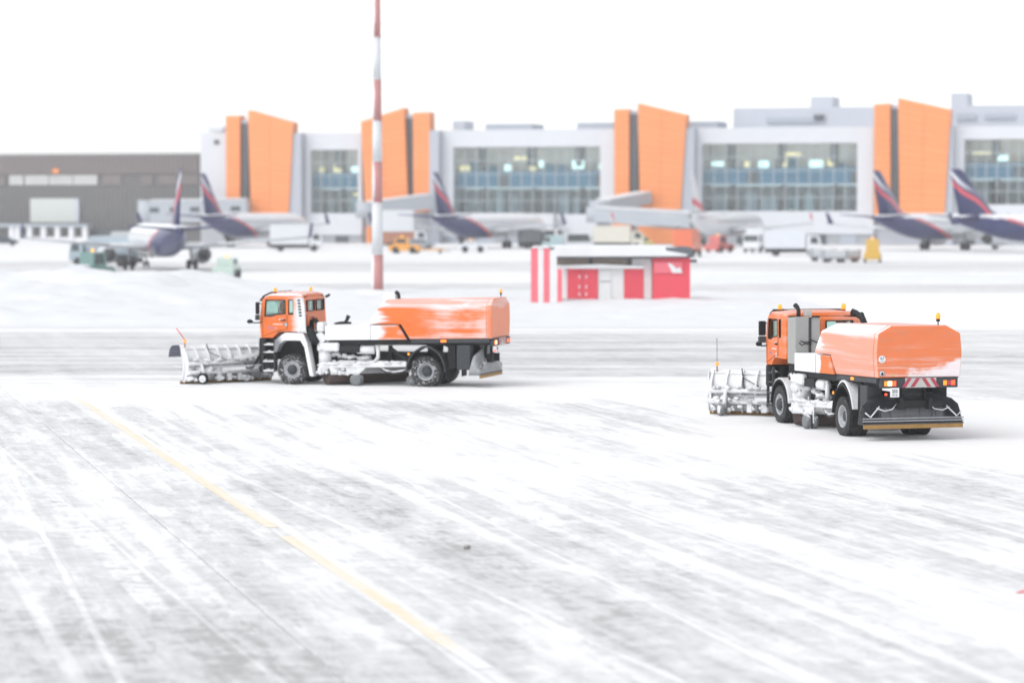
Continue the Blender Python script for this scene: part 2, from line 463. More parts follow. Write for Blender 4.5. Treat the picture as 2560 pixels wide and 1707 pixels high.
term = thing('airport_terminal', 'long pale grey airport terminal with orange slanted towers and big glazed halls', 'terminal', TO, TA)
def poly_box(name, mat, pts_d, y0, y1, off=0, bevel=0, parent=None):
    return MB().prism([fac(a, b, off) for a, b in pts_d], y0, y1).build(name, mat, parent or term, bevel)
def hall(x0, x1, top, wx0, wx1, wy0, wy1, base=560, cols=12, rows=5, seed=0, lamps=()):
    a = fac(x0, top); b = fac(x1, base); w0 = fac(wx0, wy0); w1 = fac(wx1, wy1)
    z1 = fac((x0 + x1) / 2, top)[1]; zw1 = fac((wx0 + wx1) / 2, wy0)[1]; zw0 = fac((wx0 + wx1) / 2, wy1)[1]
    X0, X1, W0, W1 = a[0], b[0], w0[0], w1[0]
    zp = zw0 - 4.0
    MB().ring([(X0, zp), (X1, zp), (X1, z1), (X0, z1)], [(W0, zw0), (W1, zw0), (W1, zw1), (W0, zw1)], 0, 1.2).build('facade_frame', mat_wall, term, .05)
    box('plinth', mat_plinth, term, X0, X1, .35, 1.6, 0, zp)
    # doors and dark openings along the plinth
    rr = random.Random(seed); x = X0 + 2
    while x < X1 - 4:
        w = rr.uniform(1.6, 3.4); box('service_door', mat_gap if rr.random() < .5 else mat_roofu, term, x, x + w, .22, .40, .0, rr.uniform(2.2, 3.0)); x += w + rr.uniform(2, 5)
    box('roof_slab', mat_wall2, term, X0, X1, 1.2, 26, z1 - 1.3, z1 - .5)
    # the hall behind the glass
    H = zw1 - zw0; D = 11
    bw = box('hall_back_wall', mat_in_back, term, W0 - .8, W1 + .8, D, D + .3, zw0 - .3, zw1 + .4)
    box('hall_floor', mat_in_floor, term, W0 - .8, W1 + .8, 1.25, D, zw0 - .5, zw0 - .2)
    box('hall_ceiling', mat_beam, term, W0 - .8, W1 + .8, 1.25, D, zw1 + .35, zw1 + .6)
    for xs in (W0 - 1.1, W1 + .8): box('hall_end_wall', mat_in_back, term, xs, xs + .3, 1.25, D, zw0 - .3, zw1 + .4)
    bl = box('gallery_fascia', mat_blue, term, W0 - .8, W1 + .8, 3.0, 3.4, zw0 + H * .39, zw0 + H * .645)
    box('gallery_floor', mat_in_floor, term, W0 - .8, W1 + .8, 3.4, D, zw0 + H * .39, zw0 + H * .44)
    n = max(1, round((W1 - W0) / 8.5))
    for k in range(n):
        cx = W0 + (W1 - W0) * (k + .5) / n
        for dy in (5.2,):
            MB().lathe([(.55, zw0 - .2), (.55, zw1 + .35)], (cx, dy, 0), 'z', 12).build('hall_column', mat_column, term)
        if W1 - W0 > 12 and k % 2 == 0:
            box('sign_board', mat_screen, term, cx + 3.0, cx + 5.0, 2.6, 2.8, zw0 + H * .40, zw0 + H * .61)
        box('ceiling_bracket', mat_column, term, cx - .5, cx + .5, 2.2, 2.9, zw0 + H * .72, zw1 + .3)
    x = W0 + .6
    while x < W1 - 2:
        w = rr.uniform(1.0, 3.0); kind = rr.random()
        box('check_in_counter', mat_counter if kind < .55 else (mat_column if kind < .8 else mat_in_back), term, x, min(x + w, W1 - .3), 6 + rr.random() * 3, 9.4, zw0 - .2, zw0 + H * rr.uniform(.16, .34)); x += w + rr.uniform(.3, 1.6)
    x = W0 + .8
    while x < W1 - 2:
        w = rr.uniform(1.0, 2.4); kind = rr.random()
        box('gallery_shop', mat_beam if kind < .4 else (mat_in_back if kind < .7 else mat_blue), term, x, min(x + w, W1 - .3), 6 + rr.random() * 3, 9.6, zw0 + H * .44, zw0 + H * rr.uniform(.66, .8)); x += w + rr.uniform(.6, 2.4)
    for fx, fz, w, h, m in lamps:
        cx = W0 + (W1 - W0) * fx; cz = zw0 + H * fz
        box('hall_lamp', m, term, cx - w / 2, cx + w / 2, 4.4, 4.7, cz - h / 2, cz + h / 2)
    for yy in (3.6, 6.4, 9.2): box('ceiling_fill_strip', mat_strip, term, W0 + .5, W1 - .5, yy, yy + .5, zw1 + .2, zw1 + .34)  # full-width glowing strips added to light the interior
    for yy in (5.0, 8.0): box('soffit_fill_strip', mat_strip2, term, W0 + .5, W1 - .5, yy, yy + .4, zw0 + H * .39 - .12, zw0 + H * .39 - .01)  # added fill strips, they brighten the space under the gallery
    # mullions and panes
    cw, rh = (W1 - W0) / cols, H / rows; g = .06
    pane = MB().box(-cw / 2 + g, cw / 2 - g, -.02, .02, -rh / 2 + g, rh / 2 - g).mesh('pane'); pane.materials.append(mat_glass)
    for i in range(cols):
        for j in range(rows):
            o = bpy.data.objects.new('pane', pane); C.objects.link(o); o.parent = term
            o.location = (W0 + cw * (i + .5), .62, zw0 + rh * (j + .5))
    for i in range(1, cols): box('mullion', mat_mull, term, W0 + cw * i - g, W0 + cw * i + g, .50, .78, zw0, zw1)
    for j in range(1, rows): box('transom', mat_mull, term, W0, W1, .53, .75, zw0 + rh * j - g, zw0 + rh * j + g)
WL, CL = mat_warm, mat_cool
hall(690, 831, 305, 713, 822, 345, 490, cols=5, seed=1, lamps=((.40, .70, 1.5, 1.6, WL), (.78, .68, 1.6, 1.5, CL), (.06, .68, .8, 1.4, WL), (.78, .30, .9, .5, WL)))
hall(1006, 1411, 298, 1041, 1378, 338, 492, cols=13, seed=2, lamps=((.03, .69, 1.8, 1.1, WL), (.43, .84, 3.2, .6, WL), (.33, .69, 1.3, 1.3, CL), (.56, .75, .9, 1.2, CL), (.81, .74, 2.2, 1.6, CL), (.97, .71, 1.0, 1.1, CL), (.5, .68, 1.0, .9, WL)))
hall(1592, 2006, 293, 1612, 1968, 330, 485, cols=13, seed=3, lamps=((.07, .71, 2.2, .9, CL), (.26, .70, .8, 1.1, WL), (.37, .69, 1.8, 1.5, CL), (.55, .85, 3.2, .6, WL), (.51, .72, .7, 1.6, WL), (.71, .70, 2.6, 1.4, CL), (.8, .72, 1.0, 1.2, WL)))
hall(2186, 2520, 290, 2215, 2490, 320, 470, cols=11, seed=4, lamps=((.12, .80, 3.0, .5, WL), (.3, .72, 2.0, 1.0, CL), (.62, .7, 2, 1.2, WL), (.8, .7, 2, 1.2, CL)))
# plain walls between
def wallq(name, mat, x0, x1, top, base, y0, y1):
    z1 = fac((x0 + x1) / 2, top, y0)[1]; X0 = fac(x0, 500, y0)[0]; X1 = fac(x1, 500, y0)[0]
    return box(name, mat, term, X0, X1, y0, y1, 0 if base >= 560 else fac((x0 + x1) / 2, base, y0)[1], z1, .05)
wallq('end_block', mat_wall, 461, 521, 305, 560, .4, 24)
wallq('roof_unit', mat_wall, 478, 512, 291, 303, 4, 10)
wallq('wall_vent', mat_gap, 492, 503, 322, 332, .2, .4)
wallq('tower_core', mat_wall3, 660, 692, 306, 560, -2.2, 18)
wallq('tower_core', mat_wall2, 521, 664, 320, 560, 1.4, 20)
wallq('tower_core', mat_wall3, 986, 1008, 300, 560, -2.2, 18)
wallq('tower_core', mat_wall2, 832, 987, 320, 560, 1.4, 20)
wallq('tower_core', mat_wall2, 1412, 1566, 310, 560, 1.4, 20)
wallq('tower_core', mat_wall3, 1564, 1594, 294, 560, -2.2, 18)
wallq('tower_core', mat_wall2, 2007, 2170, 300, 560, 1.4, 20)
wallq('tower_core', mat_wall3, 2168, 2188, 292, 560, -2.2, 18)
# roof-top blocks
for nm, m, x0, x1, t_, b_, y0, y1 in (('roof_unit', mat_wall2, 1040, 1067, 278, 300, 8, 14), ('roof_unit', mat_roofu, 1115, 1222, 285, 300, 6, 14),
        ('roof_unit', mat_roofu, 1325, 1408, 282, 300, 6, 14), ('roof_unit', mat_roofu, 1576, 1648, 279, 296, 6, 14),
        ('upper_storey', mat_wall2, 1683, 2008, 247, 296, 16, 30), ('roof_unit', mat_wall2, 1860, 1911, 222, 250, 18, 26),
        ('upper_storey', mat_wall2, 2182, 2540, 241, 294, 16, 30), ('roof_unit', mat_wall2, 2182, 2220, 214, 244, 18, 26),
        ('louvre_band', mat_roofu, 1760, 1880, 270, 283, 15.6, 15.9), ('louvre_band', mat_gap, 1868, 1892, 264, 276, 15.2, 15.6),
        ('louvre_band', mat_roofu, 2195, 2240, 262, 276, 15.6, 15.9), ('louvre_band', mat_roofu, 2260, 2330, 262, 274, 15.6, 15.9)):
    wallq(nm, m, x0, x1, t_, b_, y0, y1)
# orange towers: slabs of cladding panels
def slab_panels(tl, tr, br, bl, rows, cols, y0, th=.35):
    P = [fac(*p, y0) for p in (tl, tr, br, bl)]
    def lerp2(u, v):
        a = [P[0][k] + (P[1][k] - P[0][k]) * u for k in (0, 1)]; b = [P[3][k] + (P[2][k] - P[3][k]) * u for k in (0, 1)]
        return (a[0] + (b[0] - a[0]) * v, a[1] + (b[1] - a[1]) * v)
    MB().prism([lerp2(.01, .005), lerp2(.99, .005), lerp2(.99, .995), lerp2(.01, .995)], y0 + .12, y0 + 3.0).build('tower_body', mat_oj, term)
    W = abs(P[1][0] - P[0][0]); Hh = abs(P[3][1] - P[0][1]); gu, gv = .035 / W, .045 / Hh
    for i in range(cols):
        for j in range(rows):
            u0, u1, v0, v1 = i / cols + gu, (i + 1) / cols - gu, j / rows + gv, (j + 1) / rows - gv
            MB().prism([lerp2(u0, v0), lerp2(u1, v0), lerp2(u1, v1), lerp2(u0, v1)], y0, y0 + th).build('cladding_panel', mat_op, term)
def gapq(x0, x1, top, base, y0=-1.2): wallq('stair_glazing', mat_gap, x0, x1, top, base, y0, y0 + 1.5); wallq('stair_cap', mat_wall2, x0, x1, top - 9, top, y0, y0 + 1.5)
slab_panels((518, 266), (551, 265), (551, 462), (519, 462), 13, 1, -2.0); gapq(551, 570, 284, 470)
slab_panels((569, 252), (673, 281), (662, 499), (576, 492), 15, 2, -2.6)
slab_panels((828, 279), (928, 247), (936, 456), (838, 464), 14, 2, -2.6); gapq(930, 949, 272, 470)
slab_panels((948, 259), (987, 257), (988, 487), (949, 488), 15, 1, -2.0)
slab_panels((1410, 251), (1445, 250), (1445, 452), (1411, 453), 13, 1, -2.0); gapq(1445, 1464, 262, 470)
slab_panels((1464, 236), (1577, 263), (1563, 482), (1470, 481), 15, 2, -2.6)
slab_panels((2007, 239), (2045, 237), (2045, 507), (2008, 508), 16, 1, -2.0); gapq(2045, 2063, 250, 500)
slab_panels((2062, 224), (2184, 251), (2169, 496), (2066, 496), 16, 2, -2.6)
# orange store under the third tower
poly_box('store_front', mat_op, [(1470, 520), (1566, 525), (1566, 560), (1470, 560)], -1.6, 1.0)
poly_box('store_front', mat_op, [(1410, 512), (1448, 512), (1448, 535), (1410, 535)], -1.4, 1.0)
poly_box('store_front', mat_op, [(848, 520), (858, 520), (858, 562), (848, 562)], -1.6, 1.0)

# slatted brown building on the left
mat_brown = plain('brown_cladding', (.19, .162, .158), .7, var=.15, vs=.3)
mat_brown2 = plain('dark_grey_cladding', (.14, .135, .135), .7, var=.15, vs=.3)
mat_fin = plain('metal_fin', (.27, .235, .23), .6)
mat_fin2 = plain('dark_metal_fin', (.23, .225, .225), .6)
mat_bandw = plain('pale_window_panel', (.48, .48, .47), .4, var=.15, vs=.5)
mat_sign = plain('pale_panel', (.56, .59, .57), .5, var=.06)
OFF = 5.0
brown = thing('slatted_building', 'low brown grey building with vertical metal slats left of the terminal', 'building', TO, TA)
bx0 = fac(-160, 400, OFF)[0]; bx1 = fac(459, 400, OFF)[0]
def zf(x, dy): return fac(x, dy, OFF)[1]
zt = zf(230, 353); z1 = zf(230, 400); z2 = zf(230, 426); z3 = zf(230, 528)
box('wall', mat_brown2, brown, bx0, bx1, OFF + .5, OFF + 30, 0, z1)
box('upper_wall', mat_brown, brown, bx0, bx1, OFF + .2, OFF + 30, z1, zt - .5)
box('roof_edge', mat_fin2, brown, bx0 - .2, bx1 + .2, OFF - .1, OFF + 30.3, zt - .5, zt)
def fins(name, mat, z0_, z1_, y):
    m = MB(); x = bx0 + .3
    while x < bx1 - .2:
        m.box(x, x + .28, y, y + .34, z0_, z1_); x += .95
    m.build(name, mat, brown, stuff=True)
fins('vertical_slats', mat_fin, z1 + .15, zt - .52, OFF - .1); fins('lower_slats', mat_fin2, z3, z2 - .2, OFF + .2)
for a, b in ((-110, -40), (-12, 10), (20, 52), (56, 110), (112, 165), (167, 222), (233, 278), (322, 350), (364, 405), (410, 455)):
    box('window', mat_bandw if 0 < a < 230 else mat_brown, brown, fac(a, 410, OFF)[0], fac(b, 410, OFF)[0], OFF + .25, OFF + .48, z2 + .1, z1 - .15)
box('door_panel', mat_sign, brown, fac(70, 480, OFF)[0], fac(172, 480, OFF)[0], OFF - .15, OFF + .15, zf(120, 511), zf(120, 456))
box('door_frame', mat_wall2, brown, fac(172, 480, OFF)[0], fac(182, 480, OFF)[0], OFF - .15, OFF + .15, zf(120, 511), zf(120, 456))
MB().box(fac(122, 395, OFF)[0], fac(136, 395, OFF)[0], OFF - .3, OFF - .1, zf(128, 398), zf(128, 388)).build('lit_sign', mat_op, brown)
box('dark_base_wall', mat_gap, brown, fac(200, 530, OFF)[0], fac(330, 530, OFF)[0], OFF - 2, OFF + .4, 0, z3)  # dark box along the foot of the wall
# white colonnade in front of it
mat_white = plain('white_paint', (.72, .73, .75), .6, var=.06)
col = thing('white_colonnade', 'row of white pillars under a flat beam before the brown building', 'colonnade', TO, TA)
PX = (28, 41, 69, 101, 133, 165, 196)
zc = fac(110, 521, 1)[1]
for a in PX: box('pillar', mat_white, col, fac(a - 5.5, 540, 1)[0], fac(a + 5.5, 540, 1)[0], .6, 1.5, 0, zc)
box('beam', mat_roofu, col, fac(-60, 540, 1)[0], fac(204, 540, 1)[0], .3, 2.5, zc, zc + .5)
box('low_wall', mat_white, col, fac(-60, 540, 1)[0], fac(204, 540, 1)[0], .8, 1.3, 0, .9)

# jet bridges
mat_jb = plain('jet_bridge_grey', (.40, .43, .47), .5, var=.06, vs=.6, snow=.1)
mat_jb2 = plain('jet_bridge_dark', (.28, .30, .34), .5, var=.06)
def jet_bridge(label, p0, p1, z, w, h, rise=0, y=-14, y1=-14, legx=.8):
    """a covered gangway from preview column p0 to p1, y metres in front of the facade"""
    xa, xb = fac(p0, 480, y)[0], fac(p1, 480, y1)[0]
    r = thing('jet_bridge', label, 'jet bridge', TO, TA, 'jet bridges at the terminal')
    A = Vector((xa, y, z)); B = Vector((xb, y1, z + rise))
    MB().beam(A, B, w, h).build('tunnel', mat_jb, r, .08)
    MB().beam(A + (B - A) * .04 + Vector((0, 0, h / 2 + .15)), A + (B - A) * .98 + Vector((0, 0, h / 2 + .15)), w * .92, .25).build('roof_snow', mat_bank, r, .1)
    n = max(3, int((B - A).length / 3.2))
    for k in range(n):
        q = A + (B - A) * ((k + .5) / n)
        MB().beam(q - (B - A).normalized() * .9 + Vector((0, -w / 2 - .02, .35)), q + (B - A).normalized() * .9 + Vector((0, -w / 2 - .02, .35)), .08, .9).build('window', mat_gap, r)
    MB().lathe([(1.9, z - h * .55), (1.9, z + h * .55)], (A.x, A.y, 0), 'z', 20).build('cab', mat_jb, r)
    q = A + (B - A) * legx
    for s in (-1, 1): box('leg', mat_jb2, r, q.x - .3, q.x + .3, q.y + s * w * .4 - .3, q.y + s * w * .4 + .3, 0, q.z - h / 2)
    box('wheel_bogie', mat_gap, r, q.x - 1.2, q.x + 1.2, q.y - w * .6, q.y + w * .6, .05, .9)
    return r
jet_bridge('grey jet bridge in front of the leftmost orange tower', 340, 572, 5.6, 3.4, 4.0, .3, -8, -5, .3)
jet_bridge('sloping grey jet bridge beneath the tower behind the striped mast', 842, 985, 6.0, 3.4, 2.5, 1.5, -12, -4, .35)
jet_bridge('long pale jet bridge below the tower above the red kiosk', 1372, 1600, 5.2, 3.4, 2.4, -.9, -24, -34, .03)
jet_bridge('short jet bridge roof sloping up to the tower above the red kiosk', 1380, 1480, 6.6, 3.2, 1.9, 1.5, -18, -3, .15)

# ------------------------------------------------------------------ aircraft
def fus_mat(name, white):
    t = NT(name); x, y, z = t.obj()
    c = t.mix(t.noise(t.vec(x, y, z), .5, 3), (.66, .68, .71), (.72, .74, .77))
    if not white:
        e = z - 4.6 + (x + 9.0) * .34 + t.math('MULTIPLY', x + 9.0, 0.0)     # blue sweeps up from the belly to the tail
        c = t.mix(t.hump(e, .25, .18, .26), c, (.72, .09, .12))
        c = t.mix(t.ss(e, .08, .0), c, (.007, .014, .11))
    # cabin windows and snow along the back
    nx, ny, nz = t.nrm()
    wz = t.hump(z, 4.15, .16, .19) * t.ss(t.math('FRACT', x * 1.2), .5, .55) * t.hump(x, 3.0, 11.5, 12)
    c = t.mix(wz * .8, c, (.06, .07, .09))
    c = t.mix(t.ss(nz + t.noise(t.vec(x, y, z), .8, 4) * .5, .75, .95), c, SNOW)
    return t.bsdf(c, .35, coat=.3)
def fin_mat(name, white):
    t = NT(name); x, y, z = t.obj()
    if white:
        c = t.mix(t.hump(z + x * .25, 3.4, .45, .6), (.72, .73, .76), (.70, .12, .15))
        return t.bsdf(c, .4)
    w = z + (x + 14.0) * .75 + t.math('SINE', x * 1.1) * .28
    blue = (.007, .014, .11)
    c = t.mix(t.hump(w, 8.8, .24, .40) * t.ss(x + (z - 5.2) * .6, -11.6, -13.4, .25, 1), blue, (.74, .76, .80))
    c = t.mix(t.hump(w, 7.75, .30, .40), c, (.70, .07, .10))
    c = t.mix(t.ss(x + (z - 5.2) * .86, -9.15, -8.95), c, (.50, .55, .63))
    return t.bsdf(c, .4, coat=.3)
mat_eng = plain('engine_cowl', (.55, .57, .6), .35)
mat_engd = plain('engine_dark', (.03, .032, .036), .5)
mat_wing = plain('wing_grey', (.52, .55, .58), .4, snow=.35, vs=.6)
mat_bluep = plain('navy_paint', (.007, .014, .11), .4)
mat_tyre_far = plain('aircraft_tyre', (.03, .03, .032), .7)
mat_strut = plain('gear_strut', (.35, .36, .38), .4)
def airfoil_slab(m, root, tip, y0, y1, z0, z1, th0, th1):
    """root, tip = (leading x, trailing x)"""
    def ring(le, te, y, z, th):
        c = le - te; return [(te, y, z), (te + c * .35, y, z + th * .5), (te + c * .75, y, z + th * .55), (le, y, z), (te + c * .75, y, z - th * .4), (te + c * .35, y, z - th * .35)]
    return m.loft([ring(*root, y0, z0, th0), ring(*tip, y1, z1, th1)])
def make_plane(white=False):
    fm, tm = (fus_mat('white_airframe', True), fin_mat('white_fin', True)) if white else (fus_mat('navy_silver_airframe', False), fin_mat('flag_fin', False))
    r = thing('airliner', '', 'airliner')
    st = [(20.4, 3.0, .05), (20.1, 3.05, .45), (19.2, 3.2, 1.05), (17.8, 3.4, 1.55), (15.8, 3.52, 1.86), (13, 3.55, 1.98), (5, 3.55, 1.98), (-2, 3.55, 1.98), (-6.5, 3.6, 1.96), (-9, 3.78, 1.78), (-11.5, 4.08, 1.42), (-14, 4.45, .98), (-16.2, 4.8, .55), (-17.2, 4.95, .25)]
    MB().loft([[(x, rr * math.cos(2*math.pi*i/28), zc + rr * math.sin(2*math.pi*i/28)) for i in range(28)] for x, zc, rr in st]).build('fuselage', fm, r)
    MB().lathe([(.24, -17.5), (.26, -17.15)], (0, 0, 4.95), 'x', 12).build('tail_exhaust', mat_engd, r)
    m = MB()
    def fr(z, le, te, th):
        c = le - te; return [(te, 0, z), (te + c * .4, th, z), (te + c * .8, th * .9, z), (le, 0, z), (te + c * .8, -th * .9, z), (te + c * .4, -th, z)]
    m.loft([fr(5.1, -8.6, -15.9, .30), fr(6.0, -10.6, -16.1, .27), fr(8.5, -12.8, -16.7, .2), fr(11.5, -15.3, -17.4, .1), fr(11.8, -15.8, -17.4, .06)])
    m.build('tail_fin', tm, r)
    for s in (-1, 1):
        airfoil_slab(MB(), (-12.9, -16.3), (-16.2, -17.7), s * .5, s * 6.2, 4.9, 5.35, .34, .14).build('tailplane', mat_bluep if not white else mat_wing, r)
        w = MB(); airfoil_slab(w, (5.2, -2.6), (-.4, -3.9), s * 1.2, s * 6.5, 2.55, 2.95, 1.0, .5); airfoil_slab(w, (-.4, -3.9), (-5.4, -6.9), s * 6.5, s * 17, 2.95, 3.9, .5, .18)
        wg = w.build('wing', mat_wing, r)
        MB().prism([(-5.6, 3.85), (-6.9, 3.85), (-7.6, 5.6), (-7.1, 5.6)], s * 16.9, s * 17.05).build('winglet', tm if white else mat_bluep, wg)
        e = MB().lathe([(.95, 7.0), (1.12, 6.7), (1.18, 5.6), (1.1, 4.2), (.86, 3.0)], (0, s * 5.75, 1.75), 'x', 24).build('engine', mat_eng if not white else mat_eng, r)
        MB().lathe([(.88, 7.02), (.3, 6.5)], (0, s * 5.75, 1.75), 'x', 20).build('intake', mat_engd, e)
        MB().lathe([(.84, 2.99), (.62, 2.3), (.3, 1.7), (.05, 1.3)], (0, s * 5.75, 1.75), 'x', 20).build('nozzle', mat_engd, e)
        MB().box(2.5, 5.5, s * 5.75 - .18, s * 5.75 + .18, 2.0, 2.95).build('pylon', mat_eng, e)
        g = MB().tube([(0, s * 3.8, .5), (0, s * 3.6, 2.8)], .16).build('main_gear', mat_strut, r)
        for d in (-.42, .42):
            MB().lathe([(.3, -.2), (.55, -.2), (.6, -.1), (.6, .1), (.55, .2), (.3, .2)], (0, s * 3.8 + d, .6), 'y', 20).build('gear_wheel', mat_tyre_far, g)
    g = MB().tube([(12.6, 0, .4), (12.6, 0, 2.0)], .12).build('nose_gear', mat_strut, r)
    for d in (-.25, .25): MB().lathe([(.2, -.1), (.38, -.1), (.4, .1), (.2, .1)], (12.6, d, .4), 'y', 16).build('gear_wheel', mat_tyre_far, g)
    MB().add([(16.2, -1.2, 4.7), (17.5, -.7, 4.55), (17.5, .7, 4.55), (16.2, 1.2, 4.7), (16.0, .9, 5.15), (16.0, -.9, 5.15)], [(0, 1, 2, 3), (0, 5, 1), (5, 4, 2, 1), (4, 3, 2)]).build('cockpit_window', mat_gap, r)
    return r
def pose(o, p, hd, label, group, scale=1.0):
    """p = ground point below the tail fin; hd = heading, degrees right of the view axis"""
    a = R(90 - hd); o.rotation_euler = (0, 0, a); o.scale = (scale,) * 3
    o.location = (p.x + 15.5 * scale * math.cos(a), p.y + 15.5 * scale * math.sin(a), 0); tag(o, label, 'airliner', group)
GP = 'airliners parked on the apron'
pl = make_plane()
pose(pl, at_d(2022, 577), 46, 'navy tailed airliner parked before the rightmost orange tower', GP)
p2 = copy_tree(pl); pose(p2, at_d(2208, 582), 68, 'navy airliner at the right edge, its fin nearest the corner hall', GP)
p3 = copy_tree(pl); pose(p3, at_d(1008, 573), 27, 'navy tailed airliner right of the striped mast, seen from behind', GP)
p4 = copy_tree(pl); pose(p4, at_d(474, 570), 22, 'navy tailed airliner before the leftmost orange tower', GP)
p5 = copy_tree(pl); pose(p5, at_d(412, 626), -15, 'airliner seen from straight behind, standing behind the left snow bank', GP, .86)
pw = make_plane(True); pose(pw, at_d(1594, 569), 22, 'all white airliner with a faint red stripe on its fin, behind the kiosk', GP)
# ------------------------------------------------------------------ apron vehicles
mat_dark = plain('dark_plastic', (.035, .037, .04), .55)
mat_win = plain('vehicle_glass', (.06, .075, .08), .1)
paints = {}
def paint(col, snow=.12):
    k = (col, snow)
    if k not in paints: paints[k] = plain('vehicle_paint_%d' % len(paints), col, .4, var=.06, vs=1.5, snow=snow, coat=.2)
    return paints[k]
def wheels(r, xs, w, rad):
    for x in xs:
        for s in (-1, 1):
            MB().lathe([(rad * .5, -.12), (rad * .92, -.14), (rad, -.08), (rad, .08), (rad * .92, .14), (rad * .5, .12)], (x, s * (w / 2 - .14), rad), 'y', 18).build('wheel', mat_tyre_far, r)
GVH = 'service vehicles on the apron'
def vroot(name, label, cat, dx, dy, hd):
    p = at_d(dx, dy); return thing(name, label, cat, (p.x, p.y, 0), R(90 - hd), GVH)
def box_truck(name, label, dx, dy, hd, cabc, boxc, L=8.0, H=3.4, W=2.5, z0=1.0, low=None, cat='truck', tank=False):
    r = vroot(name, label, cat, dx, dy, hd); h = L / 2
    MB().prism([(h, .6), (h + .02, 1.5), (h - .25, 2.7), (h - 1.9, 2.75), (h - 1.9, .6)], -W / 2 + .05, W / 2 - .05).build('cab', paint(cabc), r, .08)
    MB().prism([(h + .03, 1.6), (h - .18, 2.5), (h - .22, 2.5), (h - .02, 1.6)], -W / 2 + .2, W / 2 - .2).build('windscreen', mat_win, r)
    for s in (-1, 1): MB().prism([(h - .35, 1.65), (h - .5, 2.5), (h - 1.4, 2.5), (h - 1.4, 1.65)], s * (W / 2 - .06), s * (W / 2 - .03)).build('side_window', mat_win, r)
    if tank: MB().lathe([(.6, -h + .1), (1.1, -h), (1.15, -h + .2), (1.15, h - 2.3), (.6, h - 2.15)], (0, 0, z0 + 1.15), 'x', 24).build('tank', paint(boxc), r)
    else: box('cargo_box', paint(boxc), r, -h, h - 2.05, -W / 2, W / 2, z0, z0 + H - 1.0, .06)
    if low: box('lower_body', paint(low), r, -h + .2, h - 2.0, -W / 2 + .1, W / 2 - .1, .75, z0 - .02)
    box('chassis', mat_dark, r, -h + .1, h - .3, -W / 2 + .25, W / 2 - .25, .45, .75 if low else z0 - .02)
    wheels(r, (-h + 1.3, -h + 2.4, h - 1.2) if L > 9 else (-h + 1.5, h - 1.2), W, .5); return r
def van(name, label, dx, dy, hd, col, L=4.8, H=2.0, W=1.9, cat='van'):
    r = vroot(name, label, cat, dx, dy, hd); h = L / 2
    MB().prism([(h, .4), (h, .95), (h - .9, 1.1), (h - 1.7, H), (-h + .1, H), (-h, .9), (-h, .4)], -W / 2, W / 2).build('body', paint(col), r, .12, 3)
    MB().prism([(h - .97, 1.15), (h - 1.62, H - .14), (h - 1.68, H - .14), (h - 1.05, 1.15)], -W / 2 + .12, W / 2 - .12).build('windscreen', mat_win, r)
    for s in (-1, 1): MB().prism([(h - 1.35, 1.15), (h - 1.8, H - .2), (-h + .4, H - .2), (-h + .3, 1.15)], s * (W / 2 - .01), s * (W / 2 + .012)).build('side_window', mat_win, r)
    wheels(r, (-h + .9, h - .9), W + .06, .34); return r
def tug(name, label, dx, dy, hd, col, L=5.5, W=2.4, H=2.3, cat='tug', cabx=.2, lamp_=False):
    r = vroot(name, label, cat, dx, dy, hd); h = L / 2
    MB().prism([(h, .35), (h, 1.0), (h - .3, 1.2), (-h + .3, 1.25), (-h, 1.0), (-h, .35)], -W / 2, W / 2).build('body', paint(col, .1), r, .08)
    c0 = -h + L * cabx
    MB().ring([(c0, 1.25), (c0 + 1.9, 1.25), (c0 + 1.7, H), (c0 + .1, H)], [(c0 + .2, 1.45), (c0 + 1.65, 1.45), (c0 + 1.5, H - .15), (c0 + .28, H - .15)], -W * .4, W * .4).build('cab', paint(col, .1), r, .03)
    box('cab_glass', mat_win, r, c0 + .16, c0 + 1.66, -W * .37, W * .37, 1.3, H - .12)
    MB().lathe([(.12, H), (.13, H + .12), (.06, H + .3)], (c0 + .9, 0, 0), 'z', 12).build('beacon', lamp('amber_far', (1, .45, .05), .8) if 'amber_far' not in bpy.data.materials else bpy.data.materials['amber_far'], r)
    wheels(r, (-h + 1.0, h - 1.0), W + .1, .48); return r
def cart(name, label, dx, dy, hd, col, L=3.2, W=1.7, H=1.7, cat='baggage cart', load=None):
    r = vroot(name, label, cat, dx, dy, hd); h = L / 2
    box('deck', paint(col), r, -h, h, -W / 2, W / 2, .4, .58, .03)
    for s in (-1, 1): box('end_frame', paint(col), r, s * h - .05, s * h + .05, -W / 2, W / 2, .58, H, .02)
    box('cover', paint(load or (.55, .57, .6), .3), r, -h + .08, h - .08, -W / 2 + .04, W / 2 - .04, .58, H - .05, .1)
    MB().tube([(h, 0, .35), (h + 1.0, 0, .3)], .04).build('drawbar', mat_dark, r)
    wheels(r, (-h + .5, h - .5), W, .26); return r
WHT, GRY = (.68, .70, .73), (.32, .34, .37)
box_truck('box_truck', 'white box lorry right of the leftmost navy tailed airliner', 680, 577, 82, WHT, WHT, 7.6, 3.9, 2.5, 1.0)
box_truck('catering_truck', 'white catering lorry with a rust red lower body right of the mast', 928, 570, 88, WHT, WHT, 7.2, 4.4, 2.5, 2.6, low=(.40, .17, .10))
tug('aircraft_tug', 'orange tow tractor parked just right of the striped mast', 930, 582, 96, (.75, .34, .06), 4.4, 2.2, 2.2)
cart('baggage_dolly', 'flat orange dolly beside the orange tow tractor', 985, 582, 90, (.72, .38, .14), 4.2, 1.6, .75, 'dolly', (.6, .4, .25))
tug('aircraft_tug', 'low white tow tractor under the airliner right of the mast', 1086, 580, 90, WHT, 4.2, 2.0, 1.7)
van('van', 'grey service car between the dolly and the airliner', 965, 573, 70, GRY, 4.2, 1.6, 1.8, 'car')
